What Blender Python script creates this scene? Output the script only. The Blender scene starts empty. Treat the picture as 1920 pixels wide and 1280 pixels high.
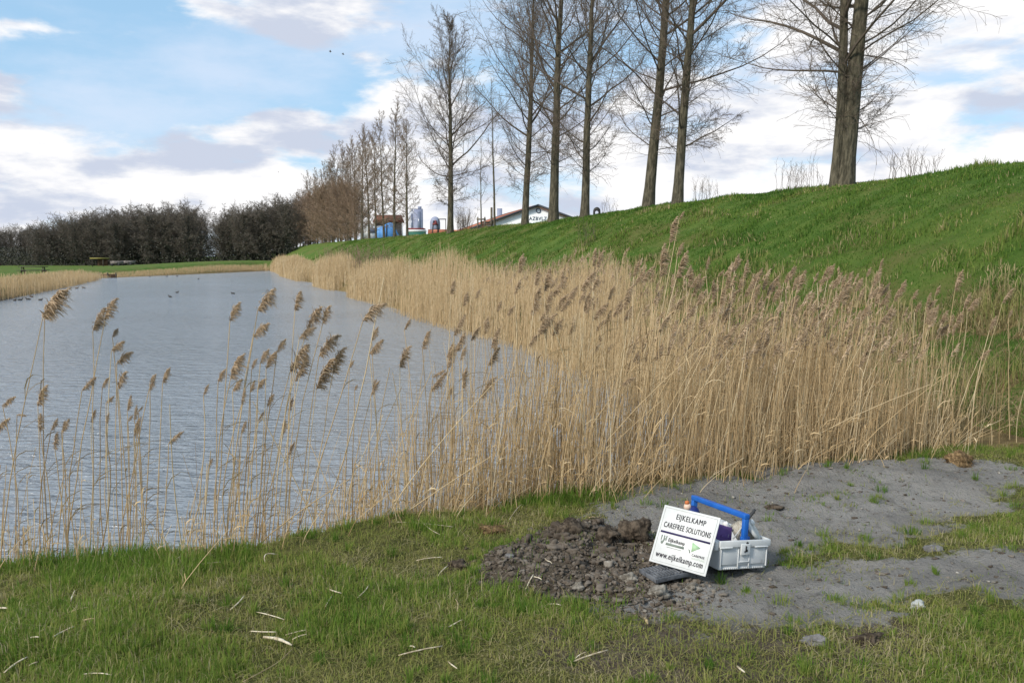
import bpy, math, random
import numpy as np
from mathutils import Matrix, Vector

# ------------------------------------------------------------------ camera
S = bpy.context.scene
COL = S.collection
FPX = 1663.0                      # focal length in pixels of the 1920 px wide photograph
PIT = math.radians(5.495)
CH = 1.6
cam_d = bpy.data.cameras.new("camera")
cam_d.sensor_width = 36.0
cam_d.lens = 36.0 * FPX / 1920.0
cam_d.clip_start = 0.05
cam_d.clip_end = 6000
cam = bpy.data.objects.new("camera", cam_d)
COL.objects.link(cam)
cam.location = (0, 0, CH)
cam.rotation_euler = (math.radians(90) - PIT, 0, 0)
S.camera = cam

# ------------------------------------------------------------------ light
SUN_DIR = Vector((-0.60, -0.56, 0.60)).normalized()      # towards the sun
SUN_EL = math.asin(SUN_DIR.z)
sd_ = bpy.data.lights.new("sun", 'SUN')
sd_.energy = 3.7
sd_.angle = math.radians(10)
sd_.color = (1.0, 0.94, 0.84)
sun = bpy.data.objects.new("sun", sd_)
COL.objects.link(sun)
sun.rotation_euler = SUN_DIR.to_track_quat('Z', 'Y').to_euler()

S.view_settings.view_transform = 'Standard'
S.view_settings.look = 'None'
S.view_settings.gamma = 1.0
S.view_settings.exposure = 0.0


class NT:
    """small helper around a node tree"""
    def __init__(s, nt):
        s.nt = nt

    def n(s, t, **kw):
        nd = s.nt.nodes.new(t)
        for k, v in kw.items():
            if k.startswith('i_'):
                key = k[2:]
                key = int(key) if key.isdigit() else key.replace('_', ' ')
                nd.inputs[key].default_value = v
            else:
                setattr(nd, k, v)
        return nd

    def put(s, sock, v):
        if isinstance(v, (int, float)):
            sock.default_value = v
        elif isinstance(v, tuple):
            sock.default_value = v if len(v) == len(sock.default_value) else (*v, 1.0)
        else:
            s.nt.links.new(v, sock)

    def m(s, op, a, b=None, c=None):
        nd = s.nt.nodes.new('ShaderNodeMath')
        nd.operation = op
        s.put(nd.inputs[0], a)
        if b is not None:
            s.put(nd.inputs[1], b)
        if c is not None:
            s.put(nd.inputs[2], c)
        return nd.outputs[0]

    def sm(s, v, lo, hi, a=0.0, b=1.0):
        nd = s.nt.nodes.new('ShaderNodeMapRange')
        nd.interpolation_type = 'SMOOTHSTEP'
        s.put(nd.inputs[0], v)
        nd.inputs[1].default_value = lo
        nd.inputs[2].default_value = hi
        nd.inputs[3].default_value = a
        nd.inputs[4].default_value = b
        return nd.outputs[0]

    def mix(s, f, a, b):
        nd = s.nt.nodes.new('ShaderNodeMix')
        nd.data_type = 'RGBA'
        s.put(nd.inputs[0], f)
        s.put(nd.inputs[6], a)
        s.put(nd.inputs[7], b)
        return nd.outputs[2]

    def noise(s, vec, scale, detail=4, rough=0.55, dist=0.0):
        nd = s.nt.nodes.new('ShaderNodeTexNoise')
        nd.inputs['Scale'].default_value = scale
        nd.inputs['Detail'].default_value = detail
        nd.inputs['Roughness'].default_value = rough
        nd.inputs['Distortion'].default_value = dist
        if vec is not None:
            s.nt.links.new(vec, nd.inputs['Vector'])
        return nd.outputs[0]

    def mapping(s, vec, scale=(1, 1, 1), loc=(0, 0, 0), rot=(0, 0, 0)):
        nd = s.nt.nodes.new('ShaderNodeMapping')
        nd.inputs['Scale'].default_value = scale
        nd.inputs['Location'].default_value = loc
        nd.inputs['Rotation'].default_value = rot
        s.nt.links.new(vec, nd.inputs['Vector'])
        return nd.outputs[0]


def make_world():
    w = bpy.data.worlds.new("World")
    S.world = w
    w.use_nodes = True
    nt = w.node_tree
    nt.nodes.clear()
    T = NT(nt)
    out = T.n('ShaderNodeOutputWorld')
    bg = T.n('ShaderNodeBackground')
    bg.inputs[1].default_value = 0.13
    nt.links.new(bg.outputs[0], out.inputs[0])
    sky = T.n('ShaderNodeTexSky', sky_type='NISHITA')
    sky.sun_disc = False
    sky.sun_elevation = SUN_EL
    sky.sun_rotation = math.atan2(SUN_DIR.x, SUN_DIR.y)
    sky.air_density = 1.0
    sky.dust_density = 0.4
    sky.ozone_density = 2.0
    tc = T.n('ShaderNodeTexCoord')
    d = tc.outputs['Generated']
    sp = T.n('ShaderNodeSeparateXYZ')
    nt.links.new(d, sp.inputs[0])
    x, y, z = sp.outputs
    R2D = 57.29578
    az = T.m('MULTIPLY', T.m('ARCTAN2', x, y), R2D)
    el = T.m('MULTIPLY', T.m('ARCSINE', z), R2D)

    def blob(a0, e0, ra, re, wt):
        u = T.m('DIVIDE', T.m('SUBTRACT', az, a0), ra)
        v = T.m('DIVIDE', T.m('SUBTRACT', el, e0), re)
        q = T.m('ADD', T.m('MULTIPLY', u, u), T.m('MULTIPLY', v, v))
        return T.m('MULTIPLY', T.m('EXPONENT', T.m('MULTIPLY', q, -1.0)), wt)

    def total(lst):
        r = None
        for b in lst:
            v = blob(*b)
            r = v if r is None else T.m('ADD', r, v)
        return r
    v1 = T.mapping(d, (1, 1, 2.9), (0.3, 1.7, 0))
    n1 = T.noise(v1, 7.5, 12, 0.56, 0.12)
    n2 = T.noise(T.mapping(d, (1, 1, 2.8), (4.1, 0.4, 2.0)), 2.1, 5, 0.5)
    dens = T.m('ADD', T.m('MULTIPLY', n1, 0.72), T.m('MULTIPLY', n2, 0.28))
    bias = total([(-9.0, 8.6, 4.6, 1.5, .15), (-13.6, 8.3, 2.0, 1.1, .13), (-4.5, 9.3, 3.5, 1.7, .15),
                  (-12.0, 14.2, 4.6, 1.6, .15), (-29.0, 9.0, 4.0, 1.2, .06), (-28.0, 14.6, 3.0, 1.4, .07), (-27.5, 12.2, 2.0, .8, .10),
                  (-20.0, 11.2, 7.0, 2.2, -.11), (-5.5, 12.8, 6.0, 1.8, -.10),
                  (5.5, 13.0, 4.0, 2.2, -.08), (0, 3.8, 70.0, 3.8, .125),
                  (23.0, 9.0, 11.0, 7.0, .16), (11.0, 8.0, 5.0, 3.0, .08), (30, 13.5, 5, 2, .06),
                  (0, 60, 400, 45, .03), (-23, 5.0, 13, 2.9, .10), (-30, 12.5, 4, 2.0, .05), (-17, 10.2, 3.2, .7, .07)])
    dens = T.m('ADD', dens, bias)
    cover = T.sm(dens, .515, .63)
    veil = T.m('MAXIMUM', cover, T.sm(el, 6.0, 0.0, 0.0, .45))
    # cloud body: lavender grey bases, white tops
    n3 = T.noise(T.mapping(d, (1, 1, 3.2), (0.32, 1.68, -0.045)), 8.5, 10, 0.56, 0.12)
    dark = total([(-6.8, 9.0, 1.9, .9, .14), (-12.2, 7.2, 3.2, 1.0, .14), (-21, 6.9, 8.0, .9, .06),
                  (28.5, 8.6, 2.8, 1.3, .13), (22, 9.0, 2.5, 1.0, .07), (-27, 5.6, 3, .9, .10), (-18, 5.6, 5, .9, .09), (-26, 2.6, 6, .8, .07), (2, 6.5, 7, 1.5, .05), (-2, 3.0, 12, .9, .05), (18, 5.0, 6, 1.0, .06), (11, 8.0, 3.0, 2.4, .12),
                  (-15, 12.4, 5, 1.0, .10), (-12, 14.8, 5, 1.0, .05),
                  (-9.2, 9.6, 3.4, .7, -.12), (-24, 4.0, 6, 1, -.07), (22.0, 6.6, 6, 1.8, -.1), (24.0, 12.0, 6, 2.4, -.1),
                  (-12, 4.8, 5, 1.1, -.09), (10, 5.0, 9, 1.6, -.05)])
    shade = T.sm(T.m('ADD', n3, dark), .44, .64)
    white = (7.9, 7.85, 7.9)
    grey = (4.75, 5.2, 6.25)
    cl = T.mix(shade, white, grey)
    # clear air near the frame: sky texture, a little paler through thin cirrus
    clear = T.mix(0.6, sky.outputs[0], (3.5, 5.9, 8.2))
    thin = T.sm(T.noise(T.mapping(d, (1, 1, 3.0), (2, 7, 1)), 3.4, 8, .6), .36, .70, 0, .62)
    clear = T.mix(thin, clear, (6.0, 6.6, 7.8))
    col = T.mix(veil, clear, cl)
    nt.links.new(col, bg.inputs[0])


make_world()

# ------------------------------------------------------------------ geometry helpers
UX, UY = -math.sin(math.radians(17.8)), math.cos(math.radians(17.8))     # along the dike
NX, NY = UY, -UX                                                          # across it


def W(l, s):
    return np.array(l) * NX + np.array(s) * UX, np.array(l) * NY + np.array(s) * UY


def LS(x, y):
    return x * NX + y * NY, x * UX + y * UY


def ray(px, py):
    a = (px - 960) / FPX
    b = (640 - py) / FPX
    return a, math.cos(PIT) + b * math.sin(PIT), -math.sin(PIT) + b * math.cos(PIT)


def G(px, py, z=0.0):
    """ground point seen at a pixel of the photograph"""
    a, dy, dz = ray(px, py)
    t = (z - CH) / dz
    return np.array([a * t, dy * t])


def at(px, py, Y):
    a, dy, dz = ray(px, py)
    return np.array([a * Y / dy, Y, CH + dz * Y / dy])


def vnoise(x, y, seed=0):
    x = np.asarray(x, float)
    y = np.asarray(y, float)
    xi = np.floor(x).astype(np.int64)
    yi = np.floor(y).astype(np.int64)
    fx = x - xi
    fy = y - yi
    fx = fx * fx * (3 - 2 * fx)
    fy = fy * fy * (3 - 2 * fy)

    def h(i, j):
        n = (i * 374761393 + j * 668265263 + seed * 974634211) & 0xffffffff
        n = ((n ^ (n >> 13)) * 1274126177) & 0xffffffff
        n = (n ^ (n >> 16)) & 0xffffffff
        return n / 4294967295.0
    return (h(xi, yi) * (1 - fx) + h(xi + 1, yi) * fx) * (1 - fy) + (h(xi, yi + 1) * (1 - fx) + h(xi + 1, yi + 1) * fx) * fy


def fbm(x, y, seed=0, o=4, r=.5):
    t = 0
    a = 1.0
    s = 0
    for k in range(o):
        t = t + a * vnoise(x * 2 ** k, y * 2 ** k, seed + 17 * k)
        s += a
        a *= r
    return t / s


def sst(a, b, x):
    t = np.clip((x - a) / (b - a), 0, 1)
    return t * t * (3 - 2 * t)


def poly_sd(poly, x, y):
    """signed distance, negative inside"""
    x = np.asarray(x, float)
    y = np.asarray(y, float)
    p = np.asarray(poly, float)
    d2 = np.full(x.shape, 1e18)
    ins = np.zeros(x.shape, bool)
    for i in range(len(p)):
        ax, ay = p[i]
        bx, by = p[(i + 1) % len(p)]
        ex, ey = bx - ax, by - ay
        t = np.clip(((x - ax) * ex + (y - ay) * ey) / (ex * ex + ey * ey + 1e-12), 0, 1)
        d2 = np.minimum(d2, (x - ax - t * ex) ** 2 + (y - ay - t * ey) ** 2)
        if ay != by:
            c = ((ay > y) != (by > y)) & (x < (bx - ax) * (y - ay) / (by - ay) + ax)
            ins ^= c
    return np.where(ins, -1, 1) * np.sqrt(d2)


def mesh(name, V, faces, mat=None, parent=None, smooth=False, attrs=None, link=True):
    """V (n,3); faces: list of int arrays (k, corners)"""
    V = np.asarray(V, np.float32)
    me = bpy.data.meshes.new(name)
    faces = [np.asarray(f, np.int32) for f in faces if len(f)]
    nl = sum(f.size for f in faces)
    npoly = sum(len(f) for f in faces)
    me.vertices.add(len(V))
    me.vertices.foreach_set('co', V.ravel())
    me.loops.add(nl)
    me.loops.foreach_set('vertex_index', np.concatenate([f.ravel() for f in faces]))
    me.polygons.add(npoly)
    cnt = np.concatenate([np.full(len(f), f.shape[1], np.int32) for f in faces])
    st = np.concatenate([[0], np.cumsum(cnt)[:-1]]).astype(np.int32)
    me.polygons.foreach_set('loop_start', st)
    me.polygons.foreach_set('loop_total', cnt)
    if smooth:
        me.polygons.foreach_set('use_smooth', np.ones(npoly, bool))
    me.update(calc_edges=True)
    for k, v in (attrs or {}).items():
        a = me.attributes.new(k, 'FLOAT', 'POINT')
        a.data.foreach_set('value', np.asarray(v, np.float32))
    if mat:
        me.materials.append(mat)
    if not link:
        return me
    return obj(name, me, parent)


def obj(name, data, parent=None, mat=None):
    o = bpy.data.objects.new(name, data)
    COL.objects.link(o)
    if parent is not None:
        o.parent = parent
    return o


def tag(o, label, cat, group=None, kind=None):
    o['label'] = label
    o['category'] = cat
    if group:
        o['group'] = group
    if kind:
        o['kind'] = kind
    return o


def thing(name, label, cat, loc=(0, 0, 0), rz=0.0, group=None):
    o = bpy.data.objects.new(name, None)
    COL.objects.link(o)
    o.location = [float(v) for v in loc]
    o.rotation_euler = (0, 0, rz)
    o.empty_display_size = .1
    return tag(o, label, cat, group)


def tubes(P, R, sides=3, cap=False):
    """P (N,M,3), R (N,M) -> verts, [quads]"""
    P = np.asarray(P, float)
    R = np.asarray(R, float)
    N, M, _ = P.shape
    tn = np.gradient(P, axis=1)
    tn /= np.linalg.norm(tn, axis=2, keepdims=True) + 1e-12
    av = tn.mean(1)
    ref = np.zeros((N, 3))
    ref[np.arange(N), np.argmin(np.abs(av), axis=1)] = 1
    u = np.cross(tn, ref[:, None, :])
    u /= np.linalg.norm(u, axis=2, keepdims=True) + 1e-12
    v = np.cross(tn, u)
    a = np.arange(sides) * 2 * math.pi / sides
    V = P[:, :, None, :] + R[:, :, None, None] * (np.cos(a)[None, None, :, None] * u[:, :, None, :] + np.sin(a)[None, None, :, None] * v[:, :, None, :])
    idx = np.arange(N * M * sides).reshape(N, M, sides)
    a0 = idx[:, :-1, :]
    b0 = idx[:, 1:, :]
    q = np.stack([a0, np.roll(a0, -1, 2), np.roll(b0, -1, 2), b0], -1).reshape(-1, 4)
    F = [q]
    if cap:
        F.append(idx[:, -1, :])
        F.append(idx[:, 0, ::-1])
    return V.reshape(-1, 3), F


def ribbons(P, Wd, nrm):
    """flat strips: P (N,M,3), Wd (N,M) half widths, nrm (N,3) side direction"""
    N, M, _ = P.shape
    V = np.stack([P - nrm[:, None, :] * Wd[..., None], P + nrm[:, None, :] * Wd[..., None]], 2)
    idx = np.arange(N * M * 2).reshape(N, M, 2)
    q = np.stack([idx[:, :-1, 0], idx[:, :-1, 1], idx[:, 1:, 1], idx[:, 1:, 0]], -1).reshape(-1, 4)
    return V.reshape(-1, 3), [q]


class MB:
    """collects shapes into one mesh"""
    def __init__(s):
        s.V = []
        s.F = {}
        s.n = 0
        s.A = []

    def add(s, V, F, tint=None):
        V = np.asarray(V, float)
        for f in F:
            f = np.asarray(f)
            if len(f):
                s.F.setdefault(f.shape[1], []).append(f + s.n)
        s.V.append(V)
        s.n += len(V)
        s.A.append(np.zeros(len(V)) if tint is None else np.broadcast_to(tint, (len(V),)))
        return s

    def box(s, c, size, R=None, taper=1.0, bev=0.0):
        x, y, z = [v / 2 for v in size]
        pts = np.array([(sx * x * (taper if sz < 0 else 1), sy * y * (taper if sz < 0 else 1), sz * z) for sz in (-1, 1) for sy in (-1, 1) for sx in (-1, 1)])
        if R is not None:
            pts = pts @ np.asarray(R).T
        q = np.array([(0, 2, 3, 1), (4, 5, 7, 6), (0, 1, 5, 4), (2, 6, 7, 3), (0, 4, 6, 2), (1, 3, 7, 5)])
        return s.add(pts + np.array(c), [q])

    def tube(s, pts, rad, sides=8, cap=True):
        P = np.array(pts, float)[None]
        R = np.broadcast_to(np.array(rad, float), (P.shape[1],))[None]
        V, F = tubes(P, R, sides, cap)
        return s.add(V, F)

    def prism(s, poly, y0, y1):
        """polygon in xz extruded along y"""
        p = np.array(poly, float)
        n = len(p)
        V = np.r_[np.c_[p[:, 0], np.full(n, y0), p[:, 1]], np.c_[p[:, 0], np.full(n, y1), p[:, 1]]]
        i = np.arange(n)
        j = (i + 1) % n
        return s.add(V, [np.c_[i, j, j + n, i + n], i[None, ::-1], (i + n)[None]])

    def arrays(s):
        return np.concatenate(s.V), [np.concatenate(v) for v in s.F.values()], np.concatenate(s.A)

    def build(s, name, mat, parent=None, smooth=False, link=True, bevel=0.0):
        V, F, A = s.arrays()
        o = mesh(name, V, F, mat, parent, smooth, {'tint': A}, link)
        if bevel and link:
            b = o.modifiers.new('bevel', 'BEVEL')
            b.width = bevel
            b.segments = 2
            b.limit_method = 'ANGLE'
        return o


# ------------------------------------------------------------------ materials
def mat(name, fn=None, color=(.5, .5, .5), rough=.8, spec=.3):
    m = bpy.data.materials.new(name)
    m.use_nodes = True
    nt = m.node_tree
    T = NT(nt)
    b = nt.nodes['Principled BSDF']
    b.inputs['Base Color'].default_value = (*color, 1)
    b.inputs['Roughness'].default_value = rough
    b.inputs['Specular IOR Level'].default_value = spec
    if fn:
        fn(T, b)
    return m


def attr(T, name):
    a = T.n('ShaderNodeAttribute', attribute_name=name)
    return a.outputs['Fac']


def pos(T):
    return T.n('ShaderNodeNewGeometry').outputs['Position']


def objc(T):
    return T.n('ShaderNodeTexCoord').outputs['Object']


def bump(T, b, h, strength=.5, dist=.02):
    n = T.n('ShaderNodeBump')
    n.inputs['Strength'].default_value = strength
    n.inputs['Distance'].default_value = dist
    T.put(n.inputs['Height'], h)
    T.nt.links.new(n.outputs[0], b.inputs['Normal'])


def ramp(T, f, stops):
    nd = T.n('ShaderNodeValToRGB')
    cr = nd.color_ramp
    while len(cr.elements) < len(stops):
        cr.elements.new(0.5)
    for e, (p, c) in zip(cr.elements, stops):
        e.position = p
        e.color = (*c, 1)
    T.put(nd.inputs[0], f)
    return nd.outputs[0]


def m_tint(name, stops, rough=.8, nscale=None, trans=0.0, spec=.2):
    def fn(T, b):
        f = attr(T, 'tint')
        if nscale:
            f = T.m('ADD', f, T.m('MULTIPLY', T.m('SUBTRACT', T.noise(pos(T), nscale, 4), .5), .7))
        c = ramp(T, f, stops)
        T.put(b.inputs['Base Color'], c)
        if trans:
            tr = T.n('ShaderNodeBsdfTranslucent')
            T.put(tr.inputs[0], c)
            mx = T.n('ShaderNodeMixShader')
            mx.inputs[0].default_value = trans
            T.nt.links.new(b.outputs[0], mx.inputs[1])
            T.nt.links.new(tr.outputs[0], mx.inputs[2])
            T.nt.links.new(mx.outputs[0], T.nt.nodes['Material Output'].inputs[0])
    return mat(name, fn, rough=rough, spec=spec)


def m_noise(name, c1, c2, scale, rough=.8, bmp=0.0, detail=6, spec=.25, stretch=(1, 1, 1), lo=.38, hi=.62):
    def fn(T, b):
        v = T.mapping(objc(T), stretch)
        n = T.noise(v, scale, detail, .6)
        T.put(b.inputs['Base Color'], T.mix(T.sm(n, lo, hi), c1, c2))
        if bmp:
            bump(T, b, n, 1.0, bmp)
    return mat(name, fn, rough=rough, spec=spec)


def f_ground(T, b):
    p = pos(T)
    sand, soil, dry, field = attr(T, 'sand'), attr(T, 'soil'), attr(T, 'dry'), attr(T, 'field')
    nA = T.noise(p, 1.3, 6, .6)
    nB = T.noise(p, 9.0, 8, .65)
    nC = T.noise(p, 55.0, 6, .7)
    nD = T.noise(p, 0.35, 5, .6)
    turf = T.mix(T.sm(nB, .35, .65), (.085, .092, .028), (.170, .165, .055))
    turf = T.mix(T.sm(nC, .5, .75), turf, (.15, .125, .055))
    slope = T.mix(T.sm(nA, .35, .65), (.066, .128, .020), (.124, .180, .036))
    slope = T.mix(T.sm(nD, .48, .62, 0, .8), slope, (.15, .145, .045))
    slope = T.mix(T.sm(nC, .45, .8, 0, .5), slope, (.040, .082, .013))
    g = T.mix(field, turf, slope)
    dryc = T.mix(T.sm(nB, .35, .65), (.17, .12, .055), (.30, .22, .10))
    g = T.mix(T.sm(T.m('ADD', dry, T.m('MULTIPLY', T.m('SUBTRACT', nB, .5), .9)), .35, .65), g, dryc)
    mud = T.mix(T.sm(nB, .3, .7), (.085, .067, .047), (.185, .150, .110))
    s2 = T.m('ADD', soil, T.m('MULTIPLY', T.m('SUBTRACT', nB, .5), .8))
    g = T.mix(T.sm(s2, .35, .6), g, mud)
    sa = T.mix(T.sm(nA, .3, .7), (.245, .230, .210), (.38, .358, .328))
    sa = T.mix(T.sm(nB, .52, .78), sa, (.12, .11, .098))
    sa = T.mix(T.sm(nC, .58, .8, 0, .8), sa, (.10, .09, .078))
    s3 = T.m('ADD', T.m('ADD', sand, T.m('MULTIPLY', T.m('SUBTRACT', nB, .5), 1.5)), T.m('MULTIPLY', T.m('SUBTRACT', nC, .5), .9))
    g = T.mix(T.sm(s3, .36, .62), g, sa)
    T.put(b.inputs['Base Color'], g)
    bump(T, b, T.m('ADD', nB, T.m('MULTIPLY', nC, .7)), 1.0, .06)


def f_water(T, b):
    p = pos(T)
    wv = T.mapping(p, (1.0, 2.6, 1), rot=(0, 0, math.radians(-14)))
    n1 = T.noise(wv, 2.6, 4, .55, .4)
    n2 = T.noise(T.mapping(p, (1.0, 1.9, 1), rot=(0, 0, math.radians(20))), 7.0, 3, .5)
    big = T.noise(p, .12, 3, .5)
    h = T.m('MULTIPLY', T.m('ADD', n1, T.m('MULTIPLY', n2, .30)), T.sm(big, .3, .7, .65, 1.2))
    b.inputs['IOR'].default_value = 1.33
    b.inputs['Specular IOR Level'].default_value = .5
    T.put(b.inputs['Base Color'], (.275, .30, .325))
    bump(T, b, h, 1.0, .19)


M = {}
M['ground'] = mat('ground_cover', f_ground, rough=.95, spec=.1)
M['water'] = mat('pond_water', f_water, rough=.13, spec=.5)
M['grass'] = m_tint('grass_blades', [(0, (.095, .190, .024)), (.42, (.205, .295, .048)), (.72, (.34, .345, .095)), (.9, (.34, .30, .12)), (1, (.54, .46, .27))], .7, .9, .5)
M['slope'] = m_tint('dike_grass', [(0, (.052, .122, .015)), (.5, (.108, .188, .027)), (.8, (.21, .245, .056)), (.93, (.30, .26, .11)), (1, (.42, .34, .18))], .75, .5, .3)
M['reed'] = m_tint('reed_straw', [(0, (.30, .195, .09)), (.35, (.54, .385, .205)), (.7, (.69, .515, .295)), (1, (.80, .67, .45))], .65, None, .2)
M['tussock'] = m_tint('dry_tussock', [(0, (.10, .085, .035)), (.4, (.24, .18, .085)), (.8, (.40, .31, .17)), (1, (.52, .43, .27))], .75, None, .2)
M['plume'] = m_tint('reed_plume', [(0, (.28, .195, .115)), (.5, (.54, .395, .25)), (1, (.80, .63, .44))], .9, None, .3)
M['bark'] = m_noise('poplar_bark', (.062, .054, .036), (.145, .125, .085), 13, .95, .09, stretch=(1, 1, .22), detail=9)
M['twig'] = m_tint('twigs', [(0, (.075, .06, .047)), (1, (.20, .152, .115))], .9)
M['far_twig'] = m_tint('far_twigs', [(0, (.115, .082, .058)), (1, (.30, .22, .155))], .9)
M['brush'] = m_tint('brown_twigs', [(0, (.17, .115, .078)), (1, (.36, .255, .175))], .9)
M['wood_bark'] = m_noise('wood_bark', (.03, .03, .024), (.065, .062, .05), 2, .95)
M['wood_twig'] = m_tint('wood_twigs', [(0, (.075, .061, .048)), (.6, (.135, .113, .090)), (1, (.20, .17, .138))], .9)
M['ivy'] = m_tint('ivy_leaves', [(0, (.050, .049, .037)), (.7, (.078, .075, .057)), (1, (.105, .098, .077))], .8)
M['clod'] = m_tint('soil_clods', [(0, (.075, .058, .043)), (.5, (.15, .125, .10)), (.85, (.235, .21, .175)), (1, (.40, .37, .32))], .95, 30)

# ------------------------------------------------------------------ terrain
ZW = -0.6
EDGE = np.array([(-5.2, 3.6), (-3.7, 4.25), (-2.66, 4.48), (-1.61, 4.64), (-1.02, 5.16), (-.37, 5.44), (.14, 5.81), (.68, 5.81),
                 (1.29, 6.16), (2.43, 6.73), (3.21, 7.1), (4.32, 7.52), (6.0, 8.2)])     # where turf or sand meets the reeds


def ls(l, s):
    a, b = W(l, s)
    return (float(a), float(b))


LAKE = [(-8.4, -13), (-7.2, -3), (-6.0, 3.4), (-4.2, 5.0), (-2.8, 5.30), (-1.75, 5.45), (-1.1, 5.95), (-.3, 6.35), (.5, 7.0),
        (1.4, 7.9), (2.2, 9.0), (2.75, 10.6), ls(6.3, 13), ls(6.9, 20), ls(6.5, 28), ls(6.7, 40), ls(6.5, 48), ls(7.4, 52), ls(6.6, 57),
        ls(6.3, 66), ls(7.6, 72), ls(6.2, 78), ls(6.0, 100), ls(6.6, 120), ls(6.5, 139), ls(-2, 118), ls(-12.2, 96), ls(-11.5, 92), ls(-10.9, 70), ls(-10.5, 45), ls(-11, 10), ls(-12, -10)]

gp = lambda lst: np.array([G(a, b) for a, b in lst])
SAND1 = gp([(1130, 952), (1300, 912), (1440, 890), (1550, 866), (1650, 858), (1920, 872), (2200, 878), (2200, 900), (1890, 900), (1840, 945), (1720, 965), (1640, 1000),
            (1560, 1003), (1470, 1025), (1400, 1020), (1250, 990), (1160, 985)])
SAND2 = gp([(1190, 1130), (1320, 1072), (1440, 1062), (1520, 1070), (1600, 1050), (1690, 1058), (1760, 1040), (1920, 1038), (2250, 1030), (2250, 1120), (1920, 1118), (1800, 1098),
            (1690, 1085), (1650, 1140), (1500, 1150), (1400, 1165), (1320, 1168), (1240, 1150)])
SAND3 = gp([(1235, 985), (1340, 975), (1470, 1000), (1490, 1040), (1475, 1075), (1400, 1095), (1300, 1085), (1240, 1050)])
SOIL = gp([(880, 1078), (895, 1040), (960, 1030), (1050, 990), (1120, 985), (1200, 985), (1240, 1000), (1250, 1050), (1330, 1085), (1335, 1120), (1260, 1150), (1180, 1150), (1090, 1120), (1000, 1105), (920, 1100)])
MUD = gp([(1080, 1150), (1240, 1140), (1400, 1160), (1640, 1165), (1720, 1230), (1600, 1290), (1300, 1290), (1050, 1210)])


def soil_mask(x, y):
    return sst(.10, -.12, poly_sd(SOIL, x, y) + (fbm(x * 5, y * 5, 3) - .5) * .25)


def sand_mask(x, y, wd=.12):
    n = (fbm(x * 2.6, y * 4, 9, 6, .62) - .5)
    a = sst(wd, -.12, poly_sd(SAND1, x, y) + n * .62)
    b = sst(wd, -.12, poly_sd(SAND2, x, y) + n * .62)
    c = sst(.09, -.09, poly_sd(SAND3, x, y) + n * .3)
    return np.maximum(np.maximum(a, b), c)


def mud_mask(x, y):
    return sst(.25, -.15, poly_sd(MUD, x, y) + (fbm(x * 3, y * 3, 21) - .5) * .5) * .75


def terrain(x, y, full=False):
    x = np.asarray(x, float)
    y = np.asarray(y, float)
    l, s = LS(x, y)
    d = poly_sd(LAKE, x, y)
    near = np.exp(-((x - 1) ** 2 + (y - 4) ** 2) / 60.0)
    base = -0.12 * (1 - near)
    base = base + sst(60, 175, y) * sst(-75, -35, x) * 1.5 * sst(30, -5, l)
    base = base - .12 * sst(-5, -20, l)
    dike = (3.62 + .20 * sst(55, 22, s)) * (sst(7.6, 17.6, l) ** 0.92)
    dike = dike * (1 - .1 * sst(20, 60, l))
    z = base + dike
    z = z + sst(7.5, 9.5, l) * sst(19, 15, l) * ((fbm(x * .8, y * .8, 5, 4) - .5) * .22 + (fbm(x * .23, y * .23, 6, 2) - .5) * .3)
    z = z + sst(17, 15.5, np.abs(l - 16.8)) * 0
    nf = (1 - sst(14, 24, np.hypot(x, y)))
    z = z + nf * ((fbm(x * 1.1, y * 1.1, 1, 3) - .5) * .10 + (fbm(x * 5, y * 5, 2, 3) - .5) * .035)
    sa = sand_mask(x, y, .34) * nf
    so = soil_mask(x, y) * nf
    z = z + sa * ((fbm(x * 4.5, y * 5.5, 33, 6, .66) - .5) * .13 - .012)
    z = z + so * (.055 * sst(.75, .35, x) * sst(4.1, 4.5, y) + (fbm(x * 9, y * 9, 41, 4, .65) - .5) * (.04 + .06 * sst(.8, .4, x)) - .012)
    mound = np.exp(-((x - 2.75) ** 2 / .35 + (y - 6.55) ** 2 / .12)) * .07
    z = z + mound * nf
    bank = sst(0.0, .75 + 2.6 * sst(45, 100, s), d)
    z = np.where(d > 0, ZW - .02 + (z - ZW + .02) * bank, np.maximum(-1.7, ZW - .02 + d * .7))
    if full:
        return z, l, s, d, sa, so
    return z


def axis(lo, hi, h, lo_end, hi_end, cap, ratio=1.07):
    mid = np.arange(lo, hi, h)
    out = []
    for sgn, st, end in ((-1, lo, lo_end), (1, mid[-1], hi_end)):
        v = st
        stp = h
        r = []
        while (v > end) if sgn < 0 else (v < end):
            stp = stp * ratio
            if abs(v) < 175:
                stp = min(stp, cap)
            else:
                stp = stp * 1.12
            v = v + sgn * stp
            r.append(v)
        out.append(r)
    return np.r_[out[0][::-1], mid, out[1]]


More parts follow.
